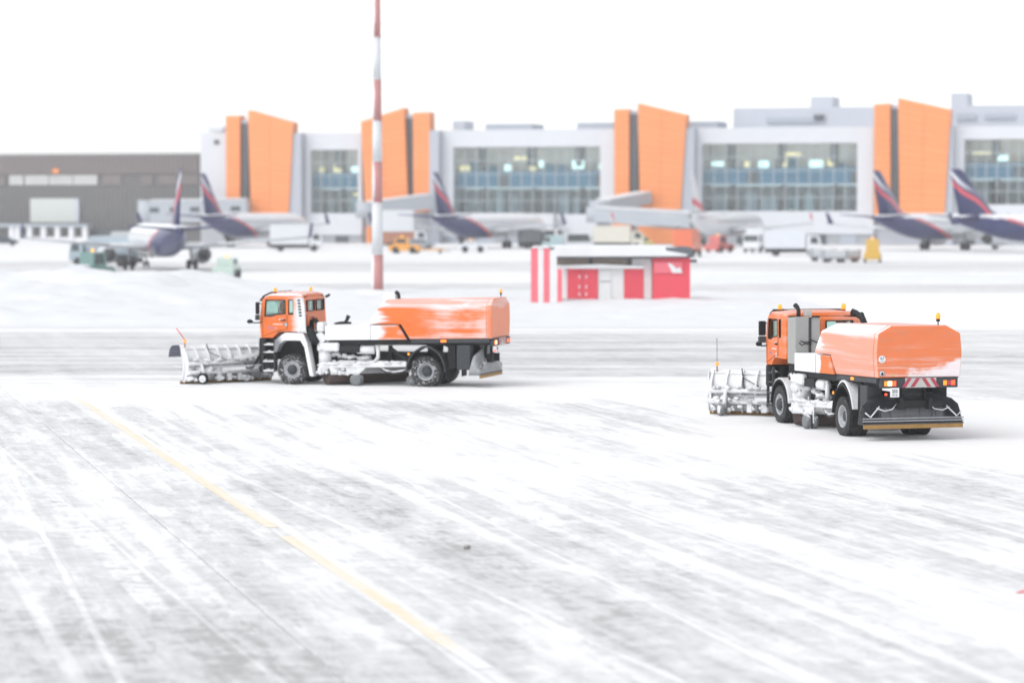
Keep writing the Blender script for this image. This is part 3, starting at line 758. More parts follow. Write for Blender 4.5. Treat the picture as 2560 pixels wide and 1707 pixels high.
box_truck('belt_loader', 'dark loader lorry behind the left end of the red kiosk', 1230, 571, 70, (.10, .12, .13), (.16, .17, .18), 5.2, 3.0, 2.2)
box_truck('hangar_truck', 'white box lorry standing behind the dark loader lorry', 1245, 560, 90, WHT, WHT, 8.2, 4.0, 2.5, 2.4)
van('van', 'pale teal van behind the kiosk roof, left one', 1268, 574, -20, (.38, .52, .54), 4.6, 2.2)
van('van', 'white van behind the middle of the kiosk roof', 1335, 572, 80, WHT, 5.4, 2.5, 2.0)
box_truck('container_truck', 'cream container lorry above the middle of the kiosk roof', 1420, 572, 90, (.62, .60, .52), (.66, .63, .55), 7.8, 3.6, 2.4)
van('car', 'small yellow car behind the kiosk roof', 1478, 570, 40, (.66, .58, .22), 3.4, 1.9, 1.6, 'car')
box_truck('fire_engine', 'orange red lorry behind the right end of the kiosk', 1580, 590, 15, (.72, .16, .06), (.70, .15, .06), 7.0, 3.6, 2.5)
tug('aircraft_tug', 'faded red tow tractor left of the white lorry pair', 1652, 580, 40, (.55, .13, .12), 4.2, 2.4, 2.4)
box_truck('lorry', 'white lorry seen from the front, dark windows, right of the red tractor', 1738, 580, 200, WHT, WHT, 6.5, 3.4, 2.5)
box_truck('catering_truck', 'white box lorry between the tow cart row and the white lorry', 1820, 588, 92, WHT, (.66, .69, .74), 7.4, 3.4, 2.5)
for k, (a, b, l) in enumerate(((1888, 600, 'leftmost of the grey covered carts right of the white box lorry'), (1915, 603, 'middle one of the grey covered carts right of the white box lorry'), (1946, 602, 'rightmost of the grey covered carts, beside the yellow tug'))):
    cart('baggage_cart', l, a, b, 80, GRY if k < 2 else (.50, .30, .28), 2.8, 1.5, 1.5)
tug('yellow_tug', 'tall yellow tow tractor seen from behind, left of the navy airliners', 2004, 603, 8, (.62, .38, .05), 3.8, 1.9, 2.7, 'tug', .12)
van('car', 'dark estate car at the left edge by the white pillars', 8, 565, 85, (.06, .07, .09), 4.8, 1.6, 1.8, 'car')
tug('green_tractor', 'teal tractor half buried behind the left snow bank', 216, 645, 30, (.14, .26, .24), 3.6, 1.9, 2.5, 'tractor')
cart('white_cart', 'white covered cart left of the teal tractor behind the bank', 180, 648, 5, WHT, 1.8, 1.5, 1.5)
tug('small_tractor', 'small pale green tractor right of the airliner seen from behind', 522, 642, 10, (.45, .56, .50), 3.0, 1.9, 1.9, 'tractor')
cart('low_cart', 'low pale cart behind the snow bank near the tractor', 300, 646, 75, WHT, 2.4, 1.4, .9)
box_truck('deicing_truck', 'blue grey de-icing lorry left of the airliner seen from behind', 245, 612, -60, (.30, .37, .42), (.33, .40, .45), 8.5, 3.8, 2.5, tank=True)
box_truck('tanker', 'grey tank lorry behind the blue grey lorry on the left', 300, 590, -75, (.36, .38, .40), (.40, .42, .44), 9.5, 4.0, 2.5, tank=True)

# ------------------------------------------------------------------ lamp mast
mat_mred = NT('faded_red_mast'); t = mat_mred; x, y, z = t.obj()
c_ = t.mix(t.noise(t.vec(x, y, z * .3), 3, 5), (.46, .20, .20), (.56, .27, .26))
nx_, ny_, nz_ = t.nrm(); c_ = t.mix(t.ss(nx_ * -1.0 + (t.noise(t.vec(x, y, z * .5), 1.5, 4) - .5) * .8, .45, .6, 0, .85), c_, SNOW); mat_mred = t.bsdf(c_, .6)
mat_mwh = plain('white_mast', (.66, .68, .70), .5, var=.05)
mp = at_d(867, 686); MY = mp.y
mast = thing('light_mast', 'tall red and white banded light mast standing in the snow', 'mast', (mp.x, mp.y, 0))
def mz(dy): return CAM_H + (521 - dy * 1.08844) * MY / FPX * 1.0
edges = [0.0] + [mz(e) for e in (585, 465, 372, 278, 185, 88, -8, -105, -200)]
def mr(z): return .42 - .0085 * z
for k in range(len(edges) - 1):
    a, b = edges[k], edges[k + 1]
    MB().lathe([(mr(a), a), (mr(b), b)], (0, 0, 0), 'z', 28).build('band', mat_mred if k % 2 == 0 else mat_mwh, mast)
    MB().lathe([(mr(a) + .025, a + .01), (mr(a) + .025, a + .10)], (0, 0, 0), 'z', 28).build('flange', mat_mwh if k % 2 else mat_mred, mast)
zt_ = edges[-1]
box('cross_arm', mat_mwh, mast, -2.2, 2.2, -.15, .15, zt_, zt_ + .3)
for k in range(6): box('floodlight', mat_dark, mast, -2.1 + k * .75, -1.6 + k * .75, -.55, -.16, zt_ - .1, zt_ + .45, .04)
for s in range(24): MB().tube([(mr(2 + s * .9), -.12, 2 + s * .9), (mr(2 + s * .9) + .18, -.12, 2 + s * .9), (mr(2 + s * .9) + .18, .12, 2 + s * .9), (mr(2 + s * .9), .12, 2 + s * .9)], .012, 5).build('rung', mat_mwh, mast)
MB().lathe([(.95, 0), (.95, .25), (.6, .3)], (0, 0, 0), 'z', 20).build('base', mat_plinth, mast)
MB().lump((-.1, -.9, .1), (1.8, 1.2, .5), 3, 3, .3).build('snow_drift', mat_bank, mast)

# ------------------------------------------------------------------ red and white kiosk
mat_kred = plain('kiosk_red', (.76, .075, .11), .55, var=.08, vs=1.2, snow=.06)
mat_kred2 = plain('kiosk_red_faded', (.80, .17, .21), .6, var=.08, vs=1.2, snow=.1)
mat_kwh = plain('kiosk_white', (.76, .77, .77), .6, var=.05, vs=1.2)
mat_ktan = plain('kiosk_tan_strip', (.34, .29, .24), .6, var=.3, vs=2.5)
mat_kgrey = plain('kiosk_base', (.42, .43, .44), .8, var=.15, snow=.3)
mat_roofd = plain('dark_roof', (.12, .13, .15), .7)
kp = at_d(1420, 700); KS = FPX / kp.y                      # source px per metre there
def kx(dx): return (dx - 1420) * 1.08844 / KS
def kz(dy): return (700 - dy) * 1.08844 / KS
kiosk = thing('apron_kiosk', 'low red and white hut with a thick snow covered roof on the apron', 'hut', kp)
D = 4.5
box('body', mat_kwh, kiosk, kx(1294), kx(1497), .0, D, 0, kz(594))
box('base', mat_kgrey, kiosk, kx(1292), kx(1499), -.06, D + .05, -.1, kz(686))
box('window_strip', mat_ktan, kiosk, kx(1270), kx(1452), -.02, .35, kz(609), kz(593))
for k, a in enumerate((1296, 1318, 1345, 1352, 1372, 1412, 1440)):
    box('window_post', mat_roofd if k in (3, 6) else mat_ktan, kiosk, kx(a), kx(a + (9 if k in (3, 6) else 2)), -.07, -.02, kz(609), kz(593))
MB().prism([(kx(1266), kz(617)), (kx(1480), kz(617)), (kx(1478), kz(611)), (kx(1380), kz(606)), (kx(1290), kz(609))], -.5, .0).build('snow_ledge', mat_bank, kiosk, .05)
box('red_panel', mat_kred, kiosk, kx(1303), kx(1337), -.08, -.003, kz(686), kz(617.5))
box('red_panel', mat_kred, kiosk, kx(1338), kx(1373), -.08, -.003, kz(687), kz(617.5))
for a in (1329, 1345):
    for zz in (632, 655, 672): box('hinge', mat_kwh, kiosk, kx(a), kx(a + 3), -.11, -.08, kz(zz + 7), kz(zz))
box('door', mat_kwh, kiosk, kx(1376), kx(1403), -.07, -.003, kz(690), kz(619)); box('door_handle', mat_roofd, kiosk, kx(1377), kx(1402), -.1, -.07, kz(647), kz(645.5))
box('red_panel', mat_kred, kiosk, kx(1433), kx(1478), -.08, -.003, kz(687), kz(617.5))
box('tall_section', mat_kred, kiosk, kx(1498.5), kx(1584), -.5, D - .2, kz(692), kz(588))
box('tall_base', mat_kgrey, kiosk, kx(1498), kx(1584.5), -.53, D - .1, -.1, kz(692))
MB().prism([(kx(1501), kz(601)), (kx(1566), kz(601)), (kx(1566), kz(627)), (kx(1501), kz(627))], -.62, -.5).build('hatch', mat_kred2, kiosk, .02)
MB().prism([(kx(1532), kz(604)), (kx(1541), kz(605)), (kx(1552), kz(616)), (kx(1562), kz(614)), (kx(1566), kz(626.5)), (kx(1543), kz(626.5))], -.66, -.62).build('snow_patch', mat_bank, kiosk, .02)
MB().prism([(kx(1267), kz(590)), (kx(1271), kz(593.5)), (kx(1590), kz(591.5)), (kx(1586), kz(568)), (kx(1262), kz(568))], -.9, D + .4).build('roof', mat_roofd, kiosk, .04)
MB().prism([(kx(1270), kz(589)), (kx(1575), kz(588)), (kx(1578), kz(584)), (kx(1528), kz(575)), (kx(1527), kz(566)), (kx(1400), kz(565)), (kx(1276), kz(567)), (kx(1269), kz(574))], -1.0, -.88).build('roof_snow_front', mat_bank, kiosk, .05)
MB().prism([(kx(1264), kz(568)), (kx(1555), kz(568.5)), (kx(1530), kz(564.5)), (kx(1280), kz(564.5))], -.95, D + .3).build('roof_snow', mat_bank, kiosk, .05)
box('lamp_bracket', mat_roofd, kiosk, kx(1584), kx(1600), -.2, .1, kz(603), kz(596))
# striped board fence at its left
fp = at_d(1219, 705); fs_ = FPX / fp.y
fence = thing('striped_fence', 'upright red and white striped board screen left of the hut', 'fence', fp)
cols_ = [(1219, 1236, 570, 1), (1236, 1248, 571, 0), (1248, 1263, 571, 1), (1263, 1279, 575, 0), (1279.5, 1292, 619, 1)]
for a, b, tp, rd in cols_:
    box('board', mat_kred2 if rd else mat_kwh, fence, (a - 1219) * 1.08844 / fs_ + .01, (b - 1219) * 1.08844 / fs_ - .01, .0 if rd else .02, .08, 0, (706 - tp) * 1.08844 / fs_)
for zz in (.7, 2.6): box('rail', mat_kwh, fence, .05, 46 * 1.08844 / fs_, .085, .16, zz, zz + .12)
MB().prism([(0, (706 - 571) * 1.08844 / fs_), (44 * 1.08844 / fs_, (706 - 571) * 1.08844 / fs_), (40 * 1.08844 / fs_, (706 - 566) * 1.08844 / fs_), (6 * 1.08844 / fs_, (706 - 566) * 1.08844 / fs_)], -.08, .2).build('snow_cap', mat_bank, fence, .03)
# ------------------------------------------------------------------ snow sweeper trucks
ORANGE = (.78, .182, .045)
mat_blk = plain('black_rubber', (.018, .019, .021), .7, var=.2, snow=.05, spec=.18)
mat_chas = plain('chassis_black', (.026, .028, .030), .6, var=.2, snow=.10, spec=.18)
mat_chas2 = plain('chassis_grey', (.055, .06, .066), .5, var=.2, snow=.12, spec=.2)
mat_caked = snow_mat('caked_snow', .66, .7, 9.0, grime=.10)
mat_plow = snow_mat('plow_snow', .76, .5, 8.0)
mat_caked2 = snow_mat('thin_caked_snow', .74, .5, 6.0, grime=.25)
mat_grey_box = plain('grey_cabinet', (.34, .35, .34), .45, var=.08, vs=2, snow=.04)
mat_steel = plain('bare_steel', (.35, .36, .38), .35, .6, var=.15)
mat_amber = lamp('amber_beacon', (1.0, .34, .03), .35)
mat_redl = lamp('lit_tail_lamp', (1.0, .06, .02), 1.6)
mat_hot = lamp('lit_tail_bulb', (1.0, .45, .22), 3.0)
mat_orl = lamp('lit_indicator', (1.0, .22, .02), .8)
mat_flap = plain('dark_rubber_flap', (.055, .06, .085), .6, var=.1)
mat_wood = plain('worn_scraper_edge', (.33, .19, .06), .7, var=.35, vs=4, snow=.1)
mat_cabglass = glass('cab_glass', (.88, .98, .95), .06)
mat_seat = plain('seat_cloth', (.07, .075, .08), .8)
mat_dec_w = plain('white_sticker', (.80, .81, .82), .5, var=.03)
mat_dec_b = plain('navy_print', (.04, .06, .16), .5)
mat_dec_p = plain('violet_print', (.40, .20, .38), .5)
mat_dec_r = plain('red_chevron', (.42, .05, .08), .4, var=.1, snow=.06)
mat_dec_g = plain('silver_reflector', (.48, .48, .46), .4)

def tyre_mat(few=False):
    t = NT('snowy_tyre'); x, y, z = t.obj(); p = t.vec(x, y, z)
    sp = t.voro(p, 17.0); n = t.noise(p, 5.0, 4)
    m = t.ss(sp + (n - .5) * .55, .12 if few else .23, .06 if few else .15)
    fr = t.ss(t.noise(p, 3.0, 6, .7), .45, .85, 0, .16)
    c = t.mix(fr, (.024, .025, .027), (.30, .31, .33)); c = t.mix(m, c, SNOW)
    return t.bsdf(c, .8, 0, t.bump(sp, .3, .02))
mat_tyre = tyre_mat(); mat_tyre2 = tyre_mat(True)
def rim_mat():
    t = NT('frosted_rim'); x, y, z = t.obj(); p = t.vec(x, y, z)
    m = t.ss(t.noise(p, 14, 5, .7), .45, .6)
    return t.bsdf(t.mix(m, (.34, .35, .37), (.48, .50, .52)), .5)
mat_rim = rim_mat()

def body_mat(name, fn, base=ORANGE, film=(.84, .79, .81)):
    """orange paint under a film of driven snow; fn gives the share of snow from truck coordinates"""
    t = NT(name); x, y, z = t.obj(); nx, ny, nz = t.nrm()
    st = t.noise(t.vec(x * .28, y * .45, z * 6.0), 1.0, 5, .58, .25)       # streaks drawn along the truck
    bl = t.noise(t.vec(x * .8, y * .9, z * 1.5), 1.3, 4, .55, .3)
    sp = t.noise(t.vec(x, y, z), 16.0, 4, .7)
    f = t.clamp(fn(t, x, y, z, st, bl, sp, nx, ny, nz))
    pv = t.noise(t.vec(x, y, z), 1.8, 4)
    c = t.mix(pv, tuple(k * .92 for k in base), tuple(min(1, k * 1.06) for k in base))
    dirt = t.ss(t.noise(t.vec(x * .7, y * .7, z * 3.0), 2.2, 6, .7), .48, .75, 0, .22)
    c = t.mix(dirt, c, (.34, .27, .25)); c = t.mix(f, c, film)
    return t.bsdf(c, t.ss(f, 0, 1, .38, .85), 0, t.bump(sp, .12, .02), .22, coat=.0)

def cab_mesh():
    prof = [(6.20, 1.67), (6.24, 2.30), (6.17, 3.03), (6.05, 3.20), (5.82, 3.31), (4.80, 3.32), (4.62, 3.26), (4.54, 3.08), (4.50, 1.90), (5.50, 1.90), (5.74, 1.67)]
    cx = sum(p[0] for p in prof) / len(prof); cz = 2.5
    def shr(k): return [(cx + (a - cx) * (1 - k * .5), cz + (b - cz) * (1 - k)) if b > 2.9 else (cx + (a - cx) * (1 - k * .25), b) for a, b in prof]
    rings = []
    for yy, k in ((-1.2, .085), (-1.14, .02), (-.6, 0), (.6, 0), (1.14, .02), (1.2, .085)):
        rings.append([(a, yy, b + (.035 if b > 3.25 and abs(yy) < 1 else 0)) for a, b in shr(k)])
    m = MB().loft(rings, True, False).mesh('cab')
    def boolean(me, cut):
        o = bpy.data.objects.new('tmp_a', me); c = bpy.data.objects.new('tmp_b', cut); C.objects.link(o); C.objects.link(c)
        b = o.modifiers.new('b', 'BOOLEAN'); b.operation = 'DIFFERENCE'; b.object = c; b.solver = 'EXACT'
        r = bpy.data.meshes.new_from_object(o.evaluated_get(bpy.context.evaluated_depsgraph_get()))
        bpy.data.objects.remove(o); bpy.data.objects.remove(c); return r
    m = boolean(m, MB().box(4.58, 6.12, -1.10, 1.10, 2.02, 3.20).mesh('cav'))
    cut = MB()
    for s in (-1, 1):
        a, b = sorted((s * 1.02, s * 1.4))
        cut.prism(SIDE_WIN, a, b); cut.prism(QUART_WIN, a, b)
    for y0, y1 in REAR_WIN: cut.box(4.3, 4.7, y0, y1, 2.66, 3.02)
    cut.box(6.05, 6.5, -1.0, 1.0, 2.34, 2.98)
    return boolean(m, cut.mesh('cuts'))
SIDE_WIN = [(6.02, 2.45), (5.78, 2.45), (5.60, 2.53), (5.27, 2.54), (5.27, 3.05), (5.98, 3.05)]
QUART_WIN = [(5.13, 2.54), (4.96, 2.54), (4.96, 3.05), (5.13, 3.05)]
REAR_WIN = ((.20, .95), (-.86, -.06))
CAB_ME = cab_mesh()

def grow(poly, d):
    cx = sum(p[0] for p in poly) / len(poly); cy = sum(p[1] for p in poly) / len(poly)
    out = []
    for a, b in poly:
        v = Vector((a - cx, b - cy)); k = 1 + d / max(v.length, .05); out.append((cx + v.x * k, cy + v.y * k))
    return out

def wheel(root, x, yo, s, w, dual, snowy=1.0, steer=0.0):
    """yo = outer face (absolute y), s = side sign"""
    rad = .54; c = (x, 0, rad)
    yi = yo - s * w; q = lambda d: yo - s * d
    dish = .15 if dual else .03
    rim = MB().lathe([(.315, q(.0)), (.30, q(-.012)), (.275, q(.01)), (.262, q(.05)), (.255, q(dish)), (.17, q(dish + .015)), (.001, q(dish + .015))], c, 'y', 36, True, True).build('wheel', mat_rim, root)
    MB().lathe([(.185, q(dish + .012)), (.18, q(dish - .02)), (.165, q(dish - .05)), (.13, q(dish - .09)), (.05, q(dish - .10)), (.001, q(dish - .10))], c, 'y', 30).build('hub', mat_chas2, rim)
    nuts = MB()
    for k in range(10):
        a = 2 * math.pi * k / 10; nuts.lathe([(.016, q(dish - .03)), (.016, q(dish + .02))], (x + .212 * math.cos(a), 0, rad + .212 * math.sin(a)), 'y', 6)
    nuts.build('wheel_nuts', mat_steel, rim, stuff=True)
    ty = MB().lathe([(.31, q(.02)), (.36, q(-.012)), (.45, q(-.02)), (.505, q(.0)), (.532, q(.03)), (.54, q(.06)), (.54, q(w - .06)), (.53, q(w - .03)), (.45, q(w + .015)), (.31, q(w - .02))], c, 'y', 56, True, True)
    for k in range(44):
        a = 2 * math.pi * (k + .5) / 44
        for d0, d1 in ((.005, .10), (w - .10, w - .005)):
            ca, sa = math.cos(a), math.sin(a); tx, tz = -sa * .024, ca * .024
            vs = []
            for rr in (.515, .556):
                for dd in (d0, d1):
                    for sg in (-1, 1): vs.append((x + ca * rr + tx * sg, q(dd), rad + sa * rr + tz * sg))
            ty.add(vs, [(0, 1, 3, 2), (4, 6, 7, 5), (0, 4, 5, 1), (2, 3, 7, 6), (0, 2, 6, 4), (1, 5, 7, 3)])
    ty.build('tyre', mat_tyre if snowy > .5 else mat_tyre2, rim)
    # snow packed in the ring between rim and tyre
    rg = random.Random(int(x * 10 + yo * 100)); sn = MB()
    for k in range(44 if snowy else 0):
        a = rg.uniform(0, 6.283); rr = rg.uniform(.33, .43); sn.lump((x + rr * math.cos(a), q(-.022), rad + rr * math.sin(a)), (rg.uniform(.010, .022), .012, rg.uniform(.010, .022)), k, 1, .4)
    if snowy > .5: sn.build('packed_snow', mat_caked, rim, stuff=True)
    return rim

def small_wheel(parent, c, r=.21, w=.15, dual=True, mat=None, ax='y', snowy=True):
    m = mat or plain('grey_castor_tyre', (.17, .18, .19), .7, snow=.35) if 'grey_castor_tyre' not in bpy.data.materials else (mat or bpy.data.materials['grey_castor_tyre'])
    for d in ((0, -.22) if dual else (0,)):
        tw = MB().lathe([(r * .5, d), (r * .9, d - .005), (r, d - .03), (r, d - w + .03), (r * .9, d - w), (r * .5, d - w)], c, 'y', 24).build('castor_wheel', m, parent)
def arch(cx, cz, a, b, th, y0, y1, t0, t1, n=18):
    """a bent mudguard strip"""
    m = MB(); rings = []
    for k in range(n + 1):
        t = R(t0 + (t1 - t0) * k / n); ca, sa = math.cos(t), math.sin(t)
        rings.append([(cx + a * ca, y0, cz + b * sa), (cx + (a - th) * ca, y0, cz + (b - th) * sa), (cx + (a - th) * ca, y1, cz + (b - th) * sa), (cx + a * ca, y1, cz + b * sa)])
    return m.loft(rings, True, False)
def lumps(pts, seed, rmin, rmax, flat=.6, sub=2):
    rg = random.Random(seed); m = MB()
    for k, p in enumerate(pts):
        r = rg.uniform(rmin, rmax); m.lump(p, (r * rg.uniform(.8, 1.9), r * rg.uniform(.6, 1.2), r * flat * rg.uniform(.7, 1.2)), seed + k, sub, .8, 2.3)
    return m
def along(p, q, n, rg, jit):
    p, q = Vector(p), Vector(q); return [p + (q - p) * ((i + rg.random() * .6) / n) + Vector((rg.uniform(-jit, jit), rg.uniform(-jit, jit), rg.uniform(-jit * .4, jit * .4))) for i in range(n)]

def make_truck(v, label, P, heading):
    """v = 1: left truck, 2: right truck.  P = ground point of the rear left tyre, heading = rotation of local +x"""
    ca, sa = math.cos(heading), math.sin(heading)
    root = thing('snow_sweeper_truck', label, 'snow plow', (P.x + sa * 1.2, P.y - ca * 1.2, 0), heading, 'orange snow clearing trucks')
    rg = random.Random(v * 11)
    one = v == 1
    # ---- cab
    def cabfn(t, x, y, z, st, bl, sp, nx, ny, nz):
        if one:
            rear = t.ss(x * -1.0 + (bl - .5) * .7, -5.12, -4.72) * t.ss(ny, .2, .6) * t.ss(z, 3.2, 3.05)
            f = rear * .95 + t.ss(bl * .7 + st * .3, .52, .66) * .22
            f = f + t.ss(nz, .45, .8) * .62 + t.ss(z, 3.15, 3.2) * t.ss(ny, .3, .6) * .6
            return f
        return t.ss(bl * .5 + st * .5, .45, .62) * .22 + t.ss(nz, .5, .9) * .30
    cab = obj('cab', CAB_ME.copy(), body_mat('cab_paint_%d' % v, cabfn), root, .018, 2)
    for s in (-1, 1):
        for poly in (SIDE_WIN, QUART_WIN):
            MB().prism(poly, s * 1.150, s * 1.156).build('window', mat_cabglass, cab)
            MB().ring(grow(poly, .035), grow(poly, -.004), s * 1.157, s * 1.207).build('window_seal', mat_blk, cab)
    for y0, y1 in REAR_WIN:
        box('window', mat_cabglass, cab, 4.545, 4.551, y0, y1, 2.66, 3.02)
        MB().ring([(y0 - .03, 2.63), (y1 + .03, 2.63), (y1 + .03, 3.05), (y0 - .03, 3.05)], [(y0, 2.66), (y1, 2.66), (y1, 3.02), (y0, 3.02)], 4.485, 4.545, 'x').build('window_seal', mat_blk, cab)
    box('windscreen', mat_cabglass, cab, 6.185, 6.192, -1.0, 1.0, 2.34, 2.98)
    box('dashboard', mat_seat, cab, 5.7, 6.1, -1.05, 1.05, 2.03, 2.50, .05)
    for y in (.62, -.62):
        MB().box(4.75, 5.25, y - .26, y + .26, 2.03, 2.35).box(4.64, 4.78, y - .25, y + .25, 2.30, 2.70).build('seat', mat_seat, cab, .05)
    MB().tube([(5.62 + .05 * math.cos(a), .62 + .22 * math.sin(a), 2.56 + .20 * math.cos(a)) for a in [2*math.pi*i/20 for i in range(21)]], .016, 6, False).build('steering_wheel', mat_seat, cab)
    box('sun_visor', mat_dec_w, cab, 5.45, 5.75, .55, .98, 2.95, 3.04, .02)
    for s in (-1, 1):
        MB().tube([(6.13, s * 1.203, 2.42), (6.10, s * 1.203, 1.72), (5.50, s * 1.203, 1.94), (5.18, s * 1.203, 1.98), (5.185, s * 1.203, 2.5)], .008, 5).build('door_seam', mat_blk, cab)
        box('door_handle', mat_blk, cab, 5.24, 5.42, s * 1.20, s * 1.225, 2.28, 2.33)
    # roof edge visor, beacons, antenna
    MB().prism([(6.20, 3.00), (6.27, 3.02), (6.13, 3.22), (5.84, 3.365), (5.80, 3.345), (6.07, 3.20)], -1.12, 1.12).build('roof_visor', mat_chas2 if one else mat_chas, cab)
    def beacon(parent, x, y, z, s=1.0, col=mat_amber):
        bb = MB().lathe([(.055 * s, z - .02), (.05 * s, z + .05 * s)], (x, y, 0), 'z', 14).build('beacon', mat_blk, parent)
        MB().lathe([(.062 * s, z + .05 * s), (.066 * s, z + .08 * s), (.058 * s, z + .18 * s), (.02 * s, z + .215 * s)], (x, y, 0), 'z', 16).build('lens', col, bb)
        return bb
    beacon(root, 5.72, .95, 3.31, 1.0); beacon(root, 4.95 if one else 4.85, -.72, 3.32, .9 if one else 1.15)
    if one: beacon(root, 4.70, .9, 3.14, .75)
    MB().tube([(5.3, 1.0, 3.3), (5.34, 1.0, 3.42)], .006, 4).build('antenna', mat_blk, root)
    # fascia, bumper, headlamps
    box('grille', mat_chas, cab, 6.2, 6.25, -.95, .95, 1.72, 2.2, .02)
    box('bumper', mat_chas, root, 6.0, 6.27, -1.2, 1.2, 1.0, 1.66, .06)
    for s in (-1, 1): box('headlamp', mat_dec_g, root, 6.27, 6.29, s * .95 - .2, s * .95 + .2, 1.15, 1.4)
    # mirrors
    for s in (-1, 1):
        mm = box('mirror', mat_blk, root, 6.22, 6.32, s * 1.30 - .11, s * 1.30 + .11, 2.52, 2.98, .03)
        box('wide_mirror', mat_chas2, mm, 6.22, 6.33, s * 1.30 - .12, s * 1.30 + .12, 2.30, 2.50, .03)
        MB().tube([(6.15, s * 1.18, 2.9), (6.27, s * 1.27, 2.95)], .016, 6).build('mirror_arm', mat_blk, mm)
        MB().tube([(6.15, s * 1.18, 2.22), (6.35, s * 1.28, 2.20), (6.52, s * 1.30, 2.22)], .025, 6).build('camera_arm', mat_blk, mm)
        MB().lump((6.56, s * 1.30, 2.25), (.12, .10, .075), 2, 2, .1).build('kerb_mirror', mat_blk, mm)
    # steps below the door
    st_ = MB().prism([(6.14, .45), (5.70, .45), (5.66, 1.0), (5.62, 1.62), (6.12, 1.62)], .82, .90).build('step_well', mat_chas, root)
    for s in (1, -1):
        for k, zz in enumerate((.46, .80, 1.13, 1.40)):
            box('step', mat_caked2 if one else mat_chas2, root, 5.70, 6.12, *sorted((s * .86, s * 1.20)), zz, zz + .045, .01)
            if s > 0: lumps(along((5.72, 1.05, zz + .06), (6.1, 1.05, zz + .06), 4, rg, .03), 30 + k, .03, .07, .5).build('step_snow', mat_caked, root, stuff=True)
        for xx in (5.68, 6.12): box('step_post', mat_chas2, root, xx - .02, xx + .02, *sorted((s * 1.12, s * 1.20)), .44, 1.62)
    # ---- front mudguards
    fin = [(5.57, 1.16), (5.46, 1.43), (5.28, 1.58), (4.68, 1.58), (4.53, 1.34), (4.33, .32)]
    fout = [(5.68, 1.16), (5.64, 1.60), (5.26, 1.86), (4.56, 1.84), (4.42, 1.50), (4.18, .30)]
    for s in (1, -1):
        y0, y1 = sorted((s * .80, s * 1.245))
        if one and s == 1:
            f = MB().prism(fout + fin[::-1], y0, y1)
            def ff(t, x, y, z, st, bl, sp, nx, ny, nz): return t.ss(x * -1.0 + (bl - .5) * 1.0 + z * .1, -5.45, -4.95) + .15
            f.build('mudguard', body_mat('snowed_mudguard', ff, (.10, .11, .125), SNOW), root, .03)
        else:
            arch(5.0, .56, .70, .72, .045, y0, y1, -2, 182).build('mudguard', mat_chas, root, .01)
            arch(5.0, .56, .745, .77, .05, y0 + .02, y1 - .02, 40, 176).build('mudguard_snow', mat_caked, root, .02)
    # ---- wheel wells
    for s in (1, -1):
        MB().prism([(5.60, .62), (5.56, 1.3), (5.3, 1.60), (4.66, 1.60), (4.5, 1.34), (4.36, .62)], *sorted((s * .62, s * .80))).build('wheel_well', mat_blk, root)
    # ---- chassis
    for y in (.42, -.42): box('chassis_rail', mat_chas, root, -2.25, 6.0, y - .05, y + .05, .86, 1.16)
    for x in (-2.1, -.9, .9, 2.2, 3.4, 4.3): box('cross_member', mat_chas, root, x, x + .12, -.37, .37, .9, 1.1)
    for x in (0, 5.0): MB().tube([(x, -1.0, .54), (x, 1.0, .54)], .13, 12).build('axle', mat_chas, root)
    MB().lump((0, 0, .54), (.28, .26, .28), 1, 2, .05).build('differential', mat_chas, root)
    box('subframe', mat_chas, root, -2.3, 3.7, -1.05, 1.05, 1.42, 1.59, .02)
    box('subframe_sill', mat_chas2, root, -2.32, .55, 1.05, 1.2, 1.47, 1.6, .01)
    for s in (1, -1): MB().prism([(-.15, 1.45), (.15, 1.45), (.10, .75), (-.10, .75)], s * .5 - .04, s * .5 + .04).build('spring_hanger', mat_chas, root)
    # wheels
    sw = 1.0 if one else .3
    wheel(root, 0, 1.24, 1, .60, True, sw); wheel(root, 0, -1.24, -1, .60, True, sw)
    wheel(root, 5.0, 1.22, 1, .36, False, sw); wheel(root, 5.0, -1.22, -1, .36, False, sw)
    # rear mudguards
    for s in (1, -1):
        y0, y1 = sorted((s * .66, s * 1.27))
        arch(0, .52, .74, .90, .05, y0, y1, 4, 178).build('rear_mudguard', mat_chas2 if one else mat_chas, root, .012)
        if not one: arch(0, .545, .765, .93, .045, y0 + .03, y1 - .03, 55, 165).build('mudguard_snow', mat_caked, root, .02)
        box('mud_flap', mat_blk, root, -.80, -.77, y0, y1, .28, .62)
    box('tool_box', mat_chas2, root, -1.62, -1.12, .72, 1.18, .62, 1.42, .03)
    box('tool_box', mat_chas, root, -1.62, -1.12, -1.18, -.72, .62, 1.42, .03)
    box('fender_panel', mat_blk, root, -1.05, -.78, .70, 1.1, .66, 1.44)
    MB().lathe([(.045, 1.255), (.045, 1.28)], (.62, 0, 1.16), 'y', 12).build('side_marker', mat_amber, root)
    box('side_marker', mat_orl if one else mat_amber, root, -.75, -.55, 1.205, 1.225, 1.50, 1.58)
    # ---- tank and side skirt ahead of the hopper
    def tankfn(t, x, y, z, st, bl, sp, nx, ny, nz):
        e = x + (bl - .5) * (1.5 if one else .5) + (z - 1.85) * (.8 if one else .25)
        return t.ss(e, 1.35 if one else 1.62, 1.75) * 1.0 + t.ss(bl, .5, .7) * .25 + t.ss(z + (bl - .5) * .3, 1.74, 1.60) * (.5 if one else .0) + t.ss(nz, .5, .9)
    tk = MB().prism([(3.75, 1.605), (3.75, 2.12), (1.02, 2.12), (.70, 1.605)], -1.235, 1.235).build('water_tank', body_mat('tank_paint_%d' % v, tankfn, film=(.83, .835, .86)), root, .02)
    MB().tube([(2.05, 1.24, 2.115), (2.05, 1.24, 1.61)], .006, 4).build('panel_seam', mat_chas2, tk)
